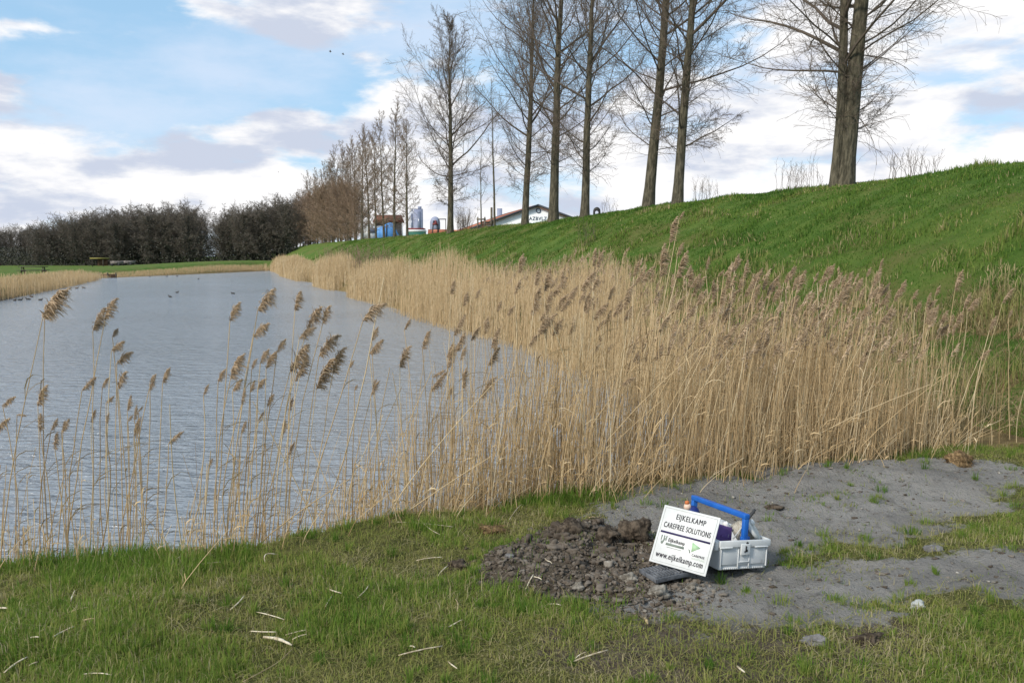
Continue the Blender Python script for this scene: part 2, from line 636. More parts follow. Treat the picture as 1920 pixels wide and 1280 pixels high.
def build_ground():
    la = axis(-3.4, 8.0, .034, -2500, 2500, .7, 1.06)
    sa_ = axis(1.2, 9.2, .034, -2500, 3500, 1.3, 1.06)
    L, SS = np.meshgrid(la, sa_, indexing='ij')
    x, y = W(L, SS)
    z, l, s, d, sa, so = terrain(x.ravel(), y.ravel(), True)
    x = x.ravel()
    y = y.ravel()
    far = sst(6.5, 9.0, np.hypot(x - .5, y - 4)) * 1.0
    field = np.maximum(far * sst(.6, 1.5, d), sst(8.0, 9.5, l))
    dry = sst(1.6, .2, d) * sst(8, 12, np.hypot(x, y)) * .8
    dry = np.maximum(dry, sst(11.2, 8.0, l) * sst(6.5, 7.8, l) * sst(80, 30, s) * (.35 + .5 * fbm(x * .6, y * .6, 77, 3)))
    dry = np.maximum(dry, .75 * sst(.42, .54, fbm(x * 1.6, y * 1.6, 16, 4)) * sst(13.6, 9.2, l + 3.4 * (fbm(x * .5, y * .5, 15, 4) - .5)) * sst(7.2, 8, l) * sst(55, 24, s))
    dry = np.maximum(dry, .95 * sst(-.1, .15, y - np.interp(x, EDGE[:, 0], EDGE[:, 1])) * sst(.3, 1.0, x + 1) * (np.hypot(x, y) < 13) * (l < 8))
    mu = np.maximum(so, mud_mask(x, y))
    mu = np.maximum(mu, .8 * sst(.35, -.1, d))
    nl_, ns_ = L.shape
    i = np.arange(nl_ * ns_).reshape(nl_, ns_)
    q = np.stack([i[:-1, :-1], i[1:, :-1], i[1:, 1:], i[:-1, 1:]], -1).reshape(-1, 4)
    o = mesh('ground', np.c_[x, y, z], [q], M['ground'], None, True, {'sand': sa, 'soil': mu, 'dry': dry, 'field': field})
    tag(o, 'grassy bank with grey sand patches, the green dike and flat meadow', 'ground', kind='structure')
    pts = [ls(-20, -30), ls(12, -30), ls(12, 150), ls(-20, 150)]
    w = mesh('water', [(a, b, ZW) for a, b in pts], [[(0, 1, 2, 3)]], M['water'])
    tag(w, 'rippled blue grey pond water reflecting the cloudy sky', 'water', kind='structure')


build_ground()


# ------------------------------------------------------------------ grass
def blades(x, y, z, h, w, rng, lean=.5, la=None):
    n = len(x)
    a = rng.uniform(0, 2 * math.pi, n)
    la = rng.uniform(0, 2 * math.pi, n) if la is None else la
    ln = np.abs(rng.normal(lean * .6, lean * .7, n)) * h
    sx, sy = np.cos(a) * w, np.sin(a) * w
    lx, ly = np.cos(la) * ln, np.sin(la) * ln
    hz = np.sqrt(np.maximum(h * h - ln * ln, (h * .25) ** 2))
    P = np.stack([np.c_[x - sx, y - sy, z - .01], np.c_[x + sx, y + sy, z - .01],
                  np.c_[x + sx * .7 + lx * .35, y + sy * .7 + ly * .35, z + hz * .62], np.c_[x - sx * .7 + lx * .35, y - sy * .7 + ly * .35, z + hz * .62],
                  np.c_[x + lx, y + ly, z + hz]], 1).reshape(-1, 3)
    i = np.arange(n) * 5
    return P, [np.c_[i, i + 1, i + 2, i + 3], np.c_[i + 3, i + 2, i + 4]]


def build_turf():
    rng = np.random.default_rng(5)
    N = 860000
    y = 2.5 + 6.2 * rng.uniform(0, 1, N) ** 1.15
    x = rng.uniform(-1, 1, N) * (.72 * y + 1.1)
    ed = np.interp(x, EDGE[:, 0], EDGE[:, 1])
    inside = y < ed + .10 + .25 * sst(0, -2, x)
    l, s = LS(x, y)
    inside |= (l > 7.0) & (x > 4.0)
    so = soil_mask(x, y)
    sa = sand_mask(x, y, .42)
    mu = mud_mask(x, y)
    patch = fbm(x * 2.4, y * 2.4, 61, 4)
    dens = (.35 + 1.1 * sst(.38, .6, patch)) * (1 - .99 * sst(.15, .85, sa + .9 * (fbm(x * 6, y * 6, 202, 3) - .5))) * (1 - .97 * sst(.2, .6, so)) * (1 - .55 * mu)
    # little tufts left on the sand
    dens = np.maximum(dens, .45 * sst(.60, .74, fbm(x * 5, y * 6, 71, 4)) * sa)
    keep = inside & (rng.uniform(0, 1, N) < np.clip(dens, 0, 1))
    x, y, patch, mu, ed = x[keep], y[keep], patch[keep], mu[keep], ed[keep]
    z = terrain(x, y)
    rim = sst(.55, .05, ed - y)
    h = rng.gamma(5, .0082, len(x)) * (.45 + .95 * sst(.35, .7, patch)) * (1 + .7 * rim) * (1 - .35 * mu) * (1 - .45 * sst(.6, 1.1, x)) * .72
    w = rng.uniform(.0012, .0027, len(x))
    la = 6.2832 * 2 * fbm(x * 7, y * 7, 101, 2) + rng.normal(0, .8, len(x))
    V, F = blades(x, y, z, h, w, rng, .95, la)
    t = np.clip(.34 + .5 * (1 - sst(.3, .68, patch)) + rng.normal(0, .17, len(x)) + .22 * mu - .18 * rim + .25 * (fbm(x * .9, y * .9, 91, 3) - .5), 0, 1)
    dead = rng.uniform(0, 1, len(x)) < .09 + .14 * mu + .12 * sst(.55, .35, patch)
    t[dead] = rng.uniform(.85, 1, dead.sum())
    # loose tufts standing higher than the sward
    nt_ = 900
    ty = 2.6 + 4.6 * rng.uniform(0, 1, nt_)
    tx = rng.uniform(-.72, .75, nt_) * ty
    ted = np.interp(tx, EDGE[:, 0], EDGE[:, 1])
    ok = (ty < ted + .05) & (soil_mask(tx, ty) < .2) & (rng.uniform(0, 1, nt_) > .9 * sand_mask(tx, ty, .1)) & (rng.uniform(0, 1, nt_) > .5 * mud_mask(tx, ty))
    tx, ty = tx[ok], ty[ok]
    m_ = 46
    rad = rng.uniform(.012, .045, len(tx))
    aa = rng.uniform(0, 6.283, (len(tx), m_))
    rr_ = rad[:, None] * rng.uniform(0, 1, (len(tx), m_)) ** .6
    bx = (tx[:, None] + np.cos(aa) * rr_).ravel()
    by = (ty[:, None] + np.sin(aa) * rr_).ravel()
    hh = (rng.uniform(.035, .085, len(tx))[:, None] * rng.uniform(.5, 1.1, (len(tx), m_))).ravel()
    V2, F2 = blades(bx, by, terrain(bx, by), hh, rng.uniform(.0012, .0026, len(bx)), rng, .8, aa.ravel() + rng.normal(0, .5, len(bx)))
    t2 = np.clip(np.repeat(rng.normal(.30, .20, len(tx)), m_) + rng.normal(0, .1, len(bx)), 0, .95)
    # flattened thatch between the living blades
    nd = 90000
    dy_ = 2.5 + 5.2 * rng.uniform(0, 1, nd)
    dx_ = rng.uniform(-.78, .80, nd) * dy_
    ok = (dy_ < np.interp(dx_, EDGE[:, 0], EDGE[:, 1]) + .15) & (soil_mask(dx_, dy_) < .25) & (rng.uniform(0, 1, nd) > .97 * sand_mask(dx_, dy_, .3))
    dx_, dy_ = dx_[ok], dy_[ok]
    V3, F3 = blades(dx_, dy_, terrain(dx_, dy_) + .012, rng.uniform(.02, .055, len(dx_)), rng.uniform(.001, .0022, len(dx_)), rng, 2.2)
    t3 = rng.uniform(.60, 1, len(dx_))
    F = [np.concatenate([F[q], F2[q] + len(V), F3[q] + len(V) + len(V2)]) for q in range(2)]
    V = np.r_[V, V2, V3]
    t = np.r_[t, t2, t3]
    o = mesh('grass', V, F, M['grass'], None, False, {'tint': np.repeat(t, 5)})
    tag(o, 'short patchy grass with yellowed blades on the near bank', 'grass', kind='stuff')


def build_slope_grass():
    rng = np.random.default_rng(8)
    N = 520000
    r = rng.uniform(0, 1, N)
    s = 2 + 118 * r ** 2.1
    l = rng.uniform(7.2, 18.2, N)
    x, y = W(l, s)
    vis = (np.abs(x) < .72 * y + 2.5) & (y > 4)
    n1 = fbm(x * .5, y * .5, 15, 4)
    n2 = fbm(x * 1.6, y * 1.6, 16, 4)
    keep = vis & (rng.uniform(0, 1, N) < .3 + .9 * n2)
    x, y, l, s, n1, n2 = [v[keep] for v in (x, y, l, s, n1, n2)]
    z = terrain(x, y)
    D = np.hypot(x, y)
    dryp = sst(.41, .53, n2) * sst(13.6, 9.2, l + 3.4 * (n1 - .5)) * sst(55, 24, s)
    dryp = np.maximum(dryp, .5 * sst(.62, .72, n2) * sst(.5, .65, n1))
    h = (.035 + .065 * sst(.4, .7, n2)) * rng.uniform(.6, 1.5, len(x)) * (1 + 2.0 * dryp) * (1 + sst(9, 7.4, l))
    w = np.clip(.00045 * D, .002, .014)
    V, F = blades(x, y, z, h, w, rng, .85)
    t = np.clip(.38 + 1.3 * (n1 - .5) + .5 * (n2 - .5) + rng.normal(0, .16, len(x)), 0, .9)
    dd = rng.uniform(0, 1, len(x)) < np.maximum(dryp * .85, .03)
    t[dd] = rng.uniform(.88, 1, dd.sum())
    o = mesh('dike_grass', V, F, M['slope'], None, False, {'tint': np.repeat(t, 5)})
    tag(o, 'green grass on the dike slope with dry tan tufts low down', 'grass', kind='stuff')


build_turf()
build_slope_grass()


# ------------------------------------------------------------------ trees
def sprout(P, R, n, t0, t1, ang, angsd, length, lensd, M_, rng, up=.0, rr=.5, wob=.06, droop=0.0, prof=None, rmin=.003):
    """n children on every parent polyline. returns P2,R2"""
    N, Mp, _ = P.shape
    t = (t0 + (t1 - t0) * (np.arange(n)[None] + rng.uniform(0, 1, (N, n))) / n)
    f = t * (Mp - 1)
    i = np.clip(f.astype(int), 0, Mp - 2)
    fr = (f - i)[..., None]
    a = np.take_along_axis(P, i[..., None].repeat(3, -1), 1)
    b = np.take_along_axis(P, (i + 1)[..., None].repeat(3, -1), 1)
    p0 = a * (1 - fr) + b * fr
    tg = b - a
    tg /= np.linalg.norm(tg, axis=-1, keepdims=True) + 1e-12
    rp = np.take_along_axis(R, i, 1) * (1 - fr[..., 0]) + np.take_along_axis(R, i + 1, 1) * fr[..., 0]
    plen = np.linalg.norm(np.diff(P, axis=1), axis=2).sum(1)
    q = rng.normal(0, 1, (N, n, 3))
    # golden angle round upright parents
    ph = np.arange(n)[None] * 2.39996 + rng.uniform(0, 6.28, (N, 1)) + rng.normal(0, .4, (N, n))
    up_par = np.abs(tg[..., 2]) > .9
    q = np.where(up_par[..., None], np.stack([np.cos(ph), np.sin(ph), np.zeros_like(ph)], -1), q)
    q -= (q * tg).sum(-1, keepdims=True) * tg
    q /= np.linalg.norm(q, axis=-1, keepdims=True) + 1e-12
    an = ang(t) if callable(ang) else ang
    an = np.radians(an + rng.normal(0, angsd, (N, n)))
    d = np.cos(an)[..., None] * tg + np.sin(an)[..., None] * q
    L = (length(t) if callable(length) else length * plen[:, None] * (1 - .55 * t)) * np.exp(np.clip(rng.normal(0, lensd, (N, n)), -1, .38))
    pts = [p0]
    st = (L / (M_ - 1))[..., None]
    for k in range(M_ - 1):
        d = d + rng.normal(0, wob, d.shape)
        upk = up if not callable(up) else up(t)[..., None]
        d = d + np.array([0, 0, 1.0]) * upk
        if droop and k > (M_ - 1) * .45:
            d = d - np.array([0, 0, 1.0]) * droop
        d /= np.linalg.norm(d, axis=-1, keepdims=True)
        pts.append(pts[-1] + d * st)
    P2 = np.stack(pts, 2).reshape(N * n, M_, 3)
    r0 = (np.minimum(rp * rr, .0135 * L + .002) * (.42 + .58 * rng.uniform(0, 1, L.shape) ** 2.2)).reshape(-1)
    R2 = np.maximum(r0[:, None] * (1 - np.linspace(0, 1, M_)[None]) ** .8, rmin)
    return P2, R2


def tree_mesh(seed, H, r0, n1=46, n2=11, n3=7, t0=.22, spread=.22, thin=1.0, rmin=.004, lowdroop=True, bend=(0, 0), mats=('bark', 'twig'), epic=60, fork=False, shape=None, ang=None, l2=42):
    rng = np.random.default_rng(seed)
    Mt = 16
    tt = np.linspace(0, 1, Mt)
    tx = np.cumsum(rng.normal(0, .012, Mt)) * H * .25 * tt + bend[0] * H * tt
    ty = np.cumsum(rng.normal(0, .012, Mt)) * H * .25 * tt + bend[1] * H * tt
    P = np.stack([tx, ty, -.4 + tt * (H + .4)], -1)[None]
    R = (r0 * ((1 - tt) ** .85 * .92 + .02) * (1 + .35 * np.exp(-tt * 28)))[None]
    TV, TF = tubes(P, R, 10)
    mb = MB()
    mb.add(TV, TF)
    stems = [(P, R)]
    if fork:
        p2 = P.copy()
        hh = tt * H
        off = sst(.1, .55, tt) * .55 + tt * .5
        p2[0, :, 0] = P[0, :, 0] - .24 - off * .35
        p2[0, :, 1] = P[0, :, 1] + off * .5
        p2 = p2 * np.array([1, 1, .9])
        r2 = R * .62
        V, F = tubes(p2, r2, 9)
        mb.add(V, F)
        stems.append((p2, r2))
    trunk = mb.build('trunk', M[mats[0]], None, True, link=False)
    cb = MB()
    shape = shape or (lambda t: (.35 + .9 * sst(t0, .42, t)) * (1.02 - t) ** .62)
    for (P, R) in stems:
        lf = lambda t: H * spread * shape(t) + .25
        P1, R1 = sprout(P, R, n1, t0, .985, ang or (lambda t: 68 - 40 * sst(t0, .75, t)), 8, lf, .28, 9, rng, up=lambda t: .06 + .03 * t, rr=.55, wob=.09, rmin=rmin * 1.3)
        R1 = R1 * thin
        P2, R2 = sprout(P1, R1, n2, .15, .97, l2, 12, .34, .3, 6, rng, up=.05, rr=.6, wob=.14, rmin=rmin)
        P3, R3 = sprout(P2, R2, n3, .1, .98, 40, 16, .42, .35, 5, rng, up=.02, rr=.7, wob=.20, droop=.10 if lowdroop else 0, rmin=rmin * .75)
        for (p, r, sd, t) in ((P1, R1, 5, .2), (P2, R2, 3, .5), (P3, R3, 3, .8)):
            V, F = tubes(p, r, sd)
            cb.add(V, F, t)
        if epic:
            Pe, Re = sprout(P, R, epic, t0 * .95, .6, 82, 14, lambda t: 1.2 + 0 * t, .5, 6, rng, up=.02, rr=.12, wob=.16, droop=.16, rmin=rmin)
            Pf, Rf = sprout(Pe, Re, 7, .1, .95, 45, 18, .5, .35, 4, rng, up=0, rr=.7, wob=.16, droop=.2, rmin=rmin * .75)
            for p, r in ((Pe, Re), (Pf, Rf)):
                V, F = tubes(p, r, 3)
                cb.add(V, F, .7)
    crown = cb.build('crown', M[mats[1]], None, True, link=False)
    return trunk, crown


def plant_tree(name, label, cat, group, meshes, x, y, rz=0.0, sc=1.0, z=None, tilt=(0, 0), sxy=1.0):
    zz = float(terrain(np.array([x]), np.array([y]))[0]) if z is None else z
    t = thing(name, label, cat, (x, y, zz), rz, group)
    t.rotation_euler = (tilt[1], tilt[0], rz)
    t.scale = (sc * sxy, sc * sxy, sc)
    obj('trunk', meshes[0], t)
    obj('crown', meshes[1], t)
    return t


def crest(px, l=16.7):
    Y = l / (NX * (px - 960) / FPX + NY)
    return (px - 960) / FPX * Y, Y


ROW = 'bare trees in the row along the dike crest'
near_trees = [
    # px, H, r0, seed, tilt x, label
    (1575, 17.5, 0.267, 11, .055, 'nearest and thickest bare tree, forking into two trunks from the ground', dict(fork=True, n1=52, n2=16, n3=12, t0=.10, spread=.40, epic=120, rmin=.0045)),
    (1213, 17.5, 0.248, 12, .07, 'thick bare tree with a long left limb, left of a slimmer close neighbour', dict(n1=60, n2=17, n3=12, t0=.14, spread=.37, epic=90, rmin=.0055)),
    (1267, 17.0, 0.212, 13, .05, 'slender bare tree close to the right of a thicker trunk', dict(n1=60, n2=17, n3=12, t0=.13, spread=.34, epic=90, rmin=.0055)),
    (1095, 16.5, 0.221, 14, .035, 'bare tree just right of the white gabled hall, forking low', dict(n1=56, n2=17, n3=12, t0=.13, spread=.335, epic=110, rmin=.006)),
    (1037, 18.0, 0.276, 15, .03, 'thick bare trunk in front of the right half of the white hall', dict(n1=58, n2=17, n3=12, t0=.16, spread=.335, epic=90, rmin=.006)),
    (984, 16.0, 0.221, 16, .035, 'bare trunk in front of the left half of the white hall', dict(n1=56, n2=17, n3=12, t0=.13, spread=.32, epic=90, rmin=.006)),
    (845, 15.9, 0.267, 17, .02, 'tall bare tree with a full oval crown standing alone against blue sky', dict(n1=64, n2=16, n3=11, t0=.15, spread=.35, epic=120, rmin=.008)),
]
for (px, H, r0, seed, tl, lab, kw) in near_trees:
    x, y = crest(px)
    plant_tree('bare_tree', lab, 'tree', ROW, tree_mesh(seed, H, r0, **kw), x, y, 0.0, 1.0, tilt=(tl, 0))
x, y = crest(928)
plant_tree('young_tree', 'very thin young tree leaning right of the staked sapling', 'tree', None, tree_mesh(21, 9.6, .085, n1=26, n2=6, n3=4, t0=.2, spread=.11, epic=0, rmin=.004, bend=(-.02, 0)), x, y)
x, y = crest(903)
plant_tree('sapling', 'small bare sapling tied between wooden stakes', 'tree', None, tree_mesh(22, 6.0, .06, n1=22, n2=6, n3=4, t0=.25, spread=.17, epic=0, rmin=.004), x, y)
sap = (x, y)
farp = [tree_mesh(31, 13, .17, n1=44, n2=11, n3=8, t0=.12, spread=.20, epic=40, rmin=.012, mats=('bark', 'far_twig'), shape=lambda t: (.5 + .6 * sst(.14, .4, t)) * (1.05 - t) ** .4),
        tree_mesh(32, 13, .15, n1=44, n2=11, n3=8, t0=.10, spread=.18, epic=40, rmin=.012, mats=('bark', 'far_twig'), bend=(.02, 0), shape=lambda t: (.5 + .6 * sst(.14, .4, t)) * (1.05 - t) ** .4),
        tree_mesh(33, 13, .18, n1=40, n2=11, n3=8, t0=.14, spread=.22, epic=40, rmin=.012, mats=('bark', 'far_twig'), bend=(-.015, 0), shape=lambda t: (.5 + .6 * sst(.14, .4, t)) * (1.05 - t) ** .4)]
far_row = [(765, 10.4, 2, 'slim bare tree with a low side limb, right of the blue canvas'), (741, 12.9, 0, 'bare tree in front of the right end of the blue canvas'),
           (722, 12.6, 1, 'bare tree crossing the middle of the blue canvas'), (694, 12.4, 0, 'bare tree beside the white van left of the blue canvas')]
lab_far = 'slender bare tree in the tight far stretch of the dike row'
for px, H, k, lab in far_row:
    x, y = crest(px)
    plant_tree('bare_tree', lab, 'tree', ROW, farp[k], x, y, random.Random(px).uniform(0, 6), H / 13, tilt=(.012, 0))
rr = random.Random(4)
for px in (708, 681, 669, 660, 652, 643, 636, 628, 621, 613, 606, 599, 592, 586, 579, 573, 566, 560, 554):
    x, y = crest(px + rr.uniform(-2, 2), 16.7 + rr.uniform(0, 1.5))
    plant_tree('bare_tree', lab_far, 'tree', ROW, farp[rr.randrange(3)], x, y, rr.uniform(0, 6), rr.uniform(.92, 1.1), tilt=(rr.uniform(-.01, .02), 0))

# brown brushwood along the far end of the row
brp = [tree_mesh(41 + k, 8.5, .10, n1=70, n2=12, n3=9, t0=.03, spread=.36, epic=0, rmin=.016, mats=('bark', 'brush'), lowdroop=False,
                 shape=lambda t: (.75 + .5 * sst(.05, .3, t)) * (1.1 - t) ** .35) for k in range(2)]
for k, (px, l, sc) in enumerate([(533, 14, 1.0), (545, 15, 1.05), (558, 15.5, 1.05), (571, 15.5, 1.02), (584, 16, 1.0), (597, 16, .98), (611, 16.2, .95), (625, 16.4, .92), (640, 16.5, .86), (655, 16.6, .82), (671, 16.8, .72), (538, 18, 1.1), (565, 19, 1.15), (590, 19, 1.1), (615, 18.5, 1.05), (650, 18.5, .9)]):
    Y = l / (NX * (px - 960) / FPX + NY)
    plant_tree('young_tree', 'dense brown twiggy young tree in the brush at the far end of the dike', 'tree', 'brown young trees at the far end of the dike',
               brp[k % 2], (px - 960) / FPX * Y, Y, rr.uniform(0, 6), sc, sxy=1.15)


# dark wood across the meadow
def wood_tree(seed, H):
    trunk, crown = tree_mesh(seed, H * .66, .3, n1=46, n2=13, n3=12, t0=.16, spread=.56, epic=0, rmin=.016, mats=('wood_bark', 'wood_twig'), lowdroop=False,
                             shape=lambda t: (.62 + .38 * sst(.12, .5, t)) * (1.0 - .46 * t ** 2), ang=lambda t: 78 - 30 * t + 12 * np.sin(t * 40), l2=58)
    rng = np.random.default_rng(seed)
    n = 2000
    t = rng.uniform(.02, .66, n) ** .9
    r = np.abs(rng.normal(0, .42, n)) * H * .2 * (1.05 - .55 * t)
    a = rng.uniform(0, 6.283, n)
    c = np.c_[np.cos(a) * r, np.sin(a) * r, t * H]
    u = rng.normal(0, 1, (n, 3))
    u /= np.linalg.norm(u, axis=1, keepdims=True)
    v = np.cross(u, rng.normal(0, 1, (n, 3)))
    v /= np.linalg.norm(v, axis=1, keepdims=True)
    sz = rng.uniform(.07, .17, n)[:, None]
    V = np.stack([c - u * sz, c + v * sz * .6, c + u * sz, c - v * sz * .6], 1).reshape(-1, 3)
    i = np.arange(n) * 4
    me = mesh('ivy', V, [np.c_[i, i + 1, i + 2, i + 3]], M['ivy'], None, False, {'tint': np.repeat(rng.uniform(0, 1, n), 4)}, link=False)
    return trunk, crown, me


wp = [wood_tree(51 + k, 14) for k in range(4)]
rw = random.Random(9)
wgroup = 'trees of the dark wood beyond the meadow'


def wood(px, Y, sc, lab='dark bare wood tree with ivy beyond the meadow'):
    x = (px - 960) / FPX * Y
    k = rw.randrange(4)
    t = plant_tree('wood_tree', lab, 'tree', wgroup, wp[k][:2], x, Y, rw.uniform(0, 6), sc)
    obj('ivy', wp[k][2], t)


for row, (Y0, step) in enumerate(((176, 21), (184, 23), (194, 25))):
    px = 78 + row * 7
    while px < 545:
        top = np.interp(px, [60, 130, 200, 330, 385, 400, 480, 545], [412, 392, 380, 373, 378, 392, 372, 368])
        if not (381 < px < 408):
            H = (492 - top) / FPX * Y0 * (1 + rw.uniform(-.13, .07))
            wood(px, Y0 + rw.uniform(-3, 3), H / 13.1)
        px += step * rw.uniform(.75, 1.25)
for px, Y, sc in ((-60, 190, .72), (-35, 185, .70), (-14, 195, .75), (6, 188, .68), (26, 196, .72), (44, 190, .70), (60, 194, .74), (74, 186, .8), (-20, 206, .8), (15, 208, .8), (50, 205, .82)):
    wood(px, Y, sc * .95, 'lower thinner bare tree at the left end of the wood')


def build_understory():
    rng = np.random.default_rng(77)
    n = 42000
    px = rng.uniform(-120, 560, n)
    Y = rng.uniform(170, 205, n)
    x = (px - 960) / FPX * Y
    z = terrain(x, Y) + rng.uniform(0, 1, n) ** 1.5 * np.where(px < 70, 3.6, 5.2)
    c = np.c_[x, Y, z]
    u = rng.normal(0, 1, (n, 3))
    u /= np.linalg.norm(u, axis=1, keepdims=True)
    v = np.cross(u, rng.normal(0, 1, (n, 3)))
    v /= np.linalg.norm(v, axis=1, keepdims=True)
    sz = rng.uniform(.10, .24, n)[:, None]
    V = np.stack([c - u * sz, c + v * sz * .5, c + u * sz, c - v * sz * .5], 1).reshape(-1, 3)
    i = np.arange(n) * 4
    o = mesh('undergrowth', V, [np.c_[i, i + 1, i + 2, i + 3]], M['ivy'], None, False, {'tint': np.repeat(rng.uniform(0, .9, n), 4)})
    tag(o, 'dark tangled undergrowth filling the foot of the wood', 'undergrowth', kind='stuff')


build_understory()


# thin shrubs on the dike
def shrub(px, py, Y, H, n, lab, m='twig', wid=.5, seed=0, l=None, rmin=.004):
    rng = np.random.default_rng(seed + 300)
    x = (px - 960) / FPX * Y
    a = rng.uniform(0, 6.283, n)
    rad = rng.uniform(0, 1, n) ** .5 * wid
    b = np.c_[np.cos(a) * rad, np.sin(a) * rad * .6, np.zeros(n) - .05]
    k = np.linspace(0, 1, 5)
    hh = H * rng.uniform(.45, 1, n)
    lean = rng.normal(0, .16, (n, 2))
    P = b[:, None, :] + np.stack([hh[:, None] * k * lean[:, :1], hh[:, None] * k * lean[:, 1:], hh[:, None] * k], -1)
    P[:, 1:] += rng.normal(0, .02, P[:, 1:].shape)
    R = np.broadcast_to(rmin * (1.6 - k), (n, 5))
    P2, R2 = sprout(P, R, 5, .35, .95, 32, 10, .35, .3, 4, rng, up=.05, rr=.8, rmin=rmin * .7)
    mb = MB()
    mb.add(*tubes(P, R, 3), .4)
    mb.add(*tubes(P2, R2, 3), .8)
    z = float(terrain(np.array([x]), np.array([Y]))[0])
    o = mb.build('bare_shrub', M[m], None)
    o.location = (x, Y, z)
    return tag(o, lab, 'shrub', 'bare shrubs on the dike')


def cY(px, l=17.2):
    return l / (NX * (px - 960) / FPX + NY)


shrub(1315, 372, cY(1315), 1.0, 26, 'low bare shrub on the crest right of the slender tree', wid=.55, seed=1)
shrub(1490, 345, cY(1490), 1.0, 30, 'low bare shrub on the crest left of the forked tree, one tall stem', wid=.75, seed=2)
shrub(1512, 345, cY(1512), 1.45, 3, 'single tall thin shoot left of the forked tree', wid=.08, seed=12)
shrub(1705, 325, cY(1705), .85, 34, 'wide low bare shrub on the crest right of the forked tree', wid=.75, seed=3)
shrub(1140, 398, cY(1140), .9, 14, 'small bare shrub beside the dark stone arch', wid=.5, seed=4)
shrub(1105, 440, 33, 1.2, 12, 'thin bare shrub on the green slope below the arch', wid=.5, seed=5)
shrub(700, 500, 58, 2.3, 90, 'reddish brown bramble behind the second far reed clump', m='brush', wid=1.5, seed=6, rmin=.009)
shrub(640, 500, 78, 2.2, 80, 'brown bramble at the right end of the farthest reed clump', m='brush', wid=1.6, seed=7, rmin=.010)
shrub(1160, 510, 19, 1.35, 40, 'grey brown bare shrub at the foot of the slope behind tall reeds', wid=.8, seed=8)
shrub(1010, 500, 27, 1.5, 50, 'olive brown shrub at the slope foot behind the reed bed', m='brush', wid=1.5, seed=9, rmin=.005)
shrub(880, 490, 34, 1.6, 60, 'brown shrub along the slope foot beside the mid reed band', m='brush', wid=1.8, seed=10, rmin=.006)


# ------------------------------------------------------------------ reeds
def make_plume(seed, n=70, Mp=5, rad=.012, lean=.16):
    """unit long plume along z, strands swept towards +x"""
    rng = np.random.default_rng(seed)
    t = np.sort(rng.uniform(0, 1, n) ** 1.05) * .93
    prof = (.34 + .66 * np.exp(-((t - .38) / .34) ** 2)) * (1.02 - t) ** .30
    L = .37 * prof * rng.uniform(.45, 1.4, n)
    p = np.c_[lean * t ** 2.6, rng.normal(0, .006, n), t - lean * .35 * t ** 4]
    side = rng.normal(0, .42, n)
    lee = np.abs(rng.normal(.42, .36, n))
    back = rng.uniform(0, 1, n) < .2
    lee[back] *= -.5
    d = np.c_[lee, side, np.full(n, 1.0)]
    d /= np.linalg.norm(d, axis=1, keepdims=True)
    pts = [p]
    for k in range(Mp - 1):
        pts.append(pts[-1] + d * (L / (Mp - 1))[:, None])
        d = d + np.array([.32, 0, -.46]) * rng.uniform(.4, 1.5, (n, 1)) + rng.normal(0, .10, (n, 3))
        d /= np.linalg.norm(d, axis=1, keepdims=True)
    P = np.stack(pts, 1)
    k = np.linspace(0, 1, Mp)
    R = rad * rng.uniform(.7, 1.2, (n, 1)) * (.35 + 1.3 * np.sin(np.pi * np.clip(k * .9 + .08, 0, 1)))[None] * .9
    mb = MB()
    mb.add(*tubes(P, R, 3), np.repeat(np.clip(rng.normal(.5, .25, n), 0, 1), Mp * 3))
    tt = np.linspace(0, .97, 6)
    mb.add(*tubes(np.stack([lean * tt ** 2.6, 0 * tt, tt - lean * .35 * tt ** 4], -1)[None], np.full((1, 6), .010), 3), .9)
    return mb


PL = [make_plume(900 + k, 230, 5, .0066, .14 + .08 * (k % 3)).build('plume', M['plume'], link=False) for k in range(8)]
PLO = [make_plume(950 + k, 46, 4, .018, .12).arrays() for k in range(4)]


def frame(axis_, lee):
    z = np.asarray(axis_, float)
    z = z / np.linalg.norm(z)
    x = np.asarray(lee, float)
    x = x - z * (x @ z)
    x /= np.linalg.norm(x)
    y = np.cross(z, x)
    return np.stack([x, y, z], 1)


def stem_pts(b, t, bow, Mp=8, rng=None):
    """curve from base to plume foot, bowed sideways"""
    k = np.linspace(0, 1, Mp)[:, None]
    p = b * (1 - k) + t * k
    off = np.array([bow, bow * .3, 0]) * np.sin(np.pi * k)
    p = p + off
    if rng is not None:
        p[1:-1] += rng.normal(0, .003, (Mp - 2, 3))
    return p


def leaf_ribbon(mb, p, d, L, w, rng, tint):
    pts = [p]
    d = np.array(d, float)
    for k in range(4):
        d = d / np.linalg.norm(d)
        pts.append(pts[-1] + d * L / 4)
        d = d + np.array([.15, 0, -.42])
    P = np.array(pts)[None]
    n = np.cross(np.array(d), [0, 0, 1.0])
    n = n / (np.linalg.norm(n) + 1e-9)
    n = n * .6 + np.array([0, 0, .5])
    V, F = ribbons(P, np.array([.3, 1, .9, .6, .05])[None] * w, n[None])
    mb.add(V, F, tint)


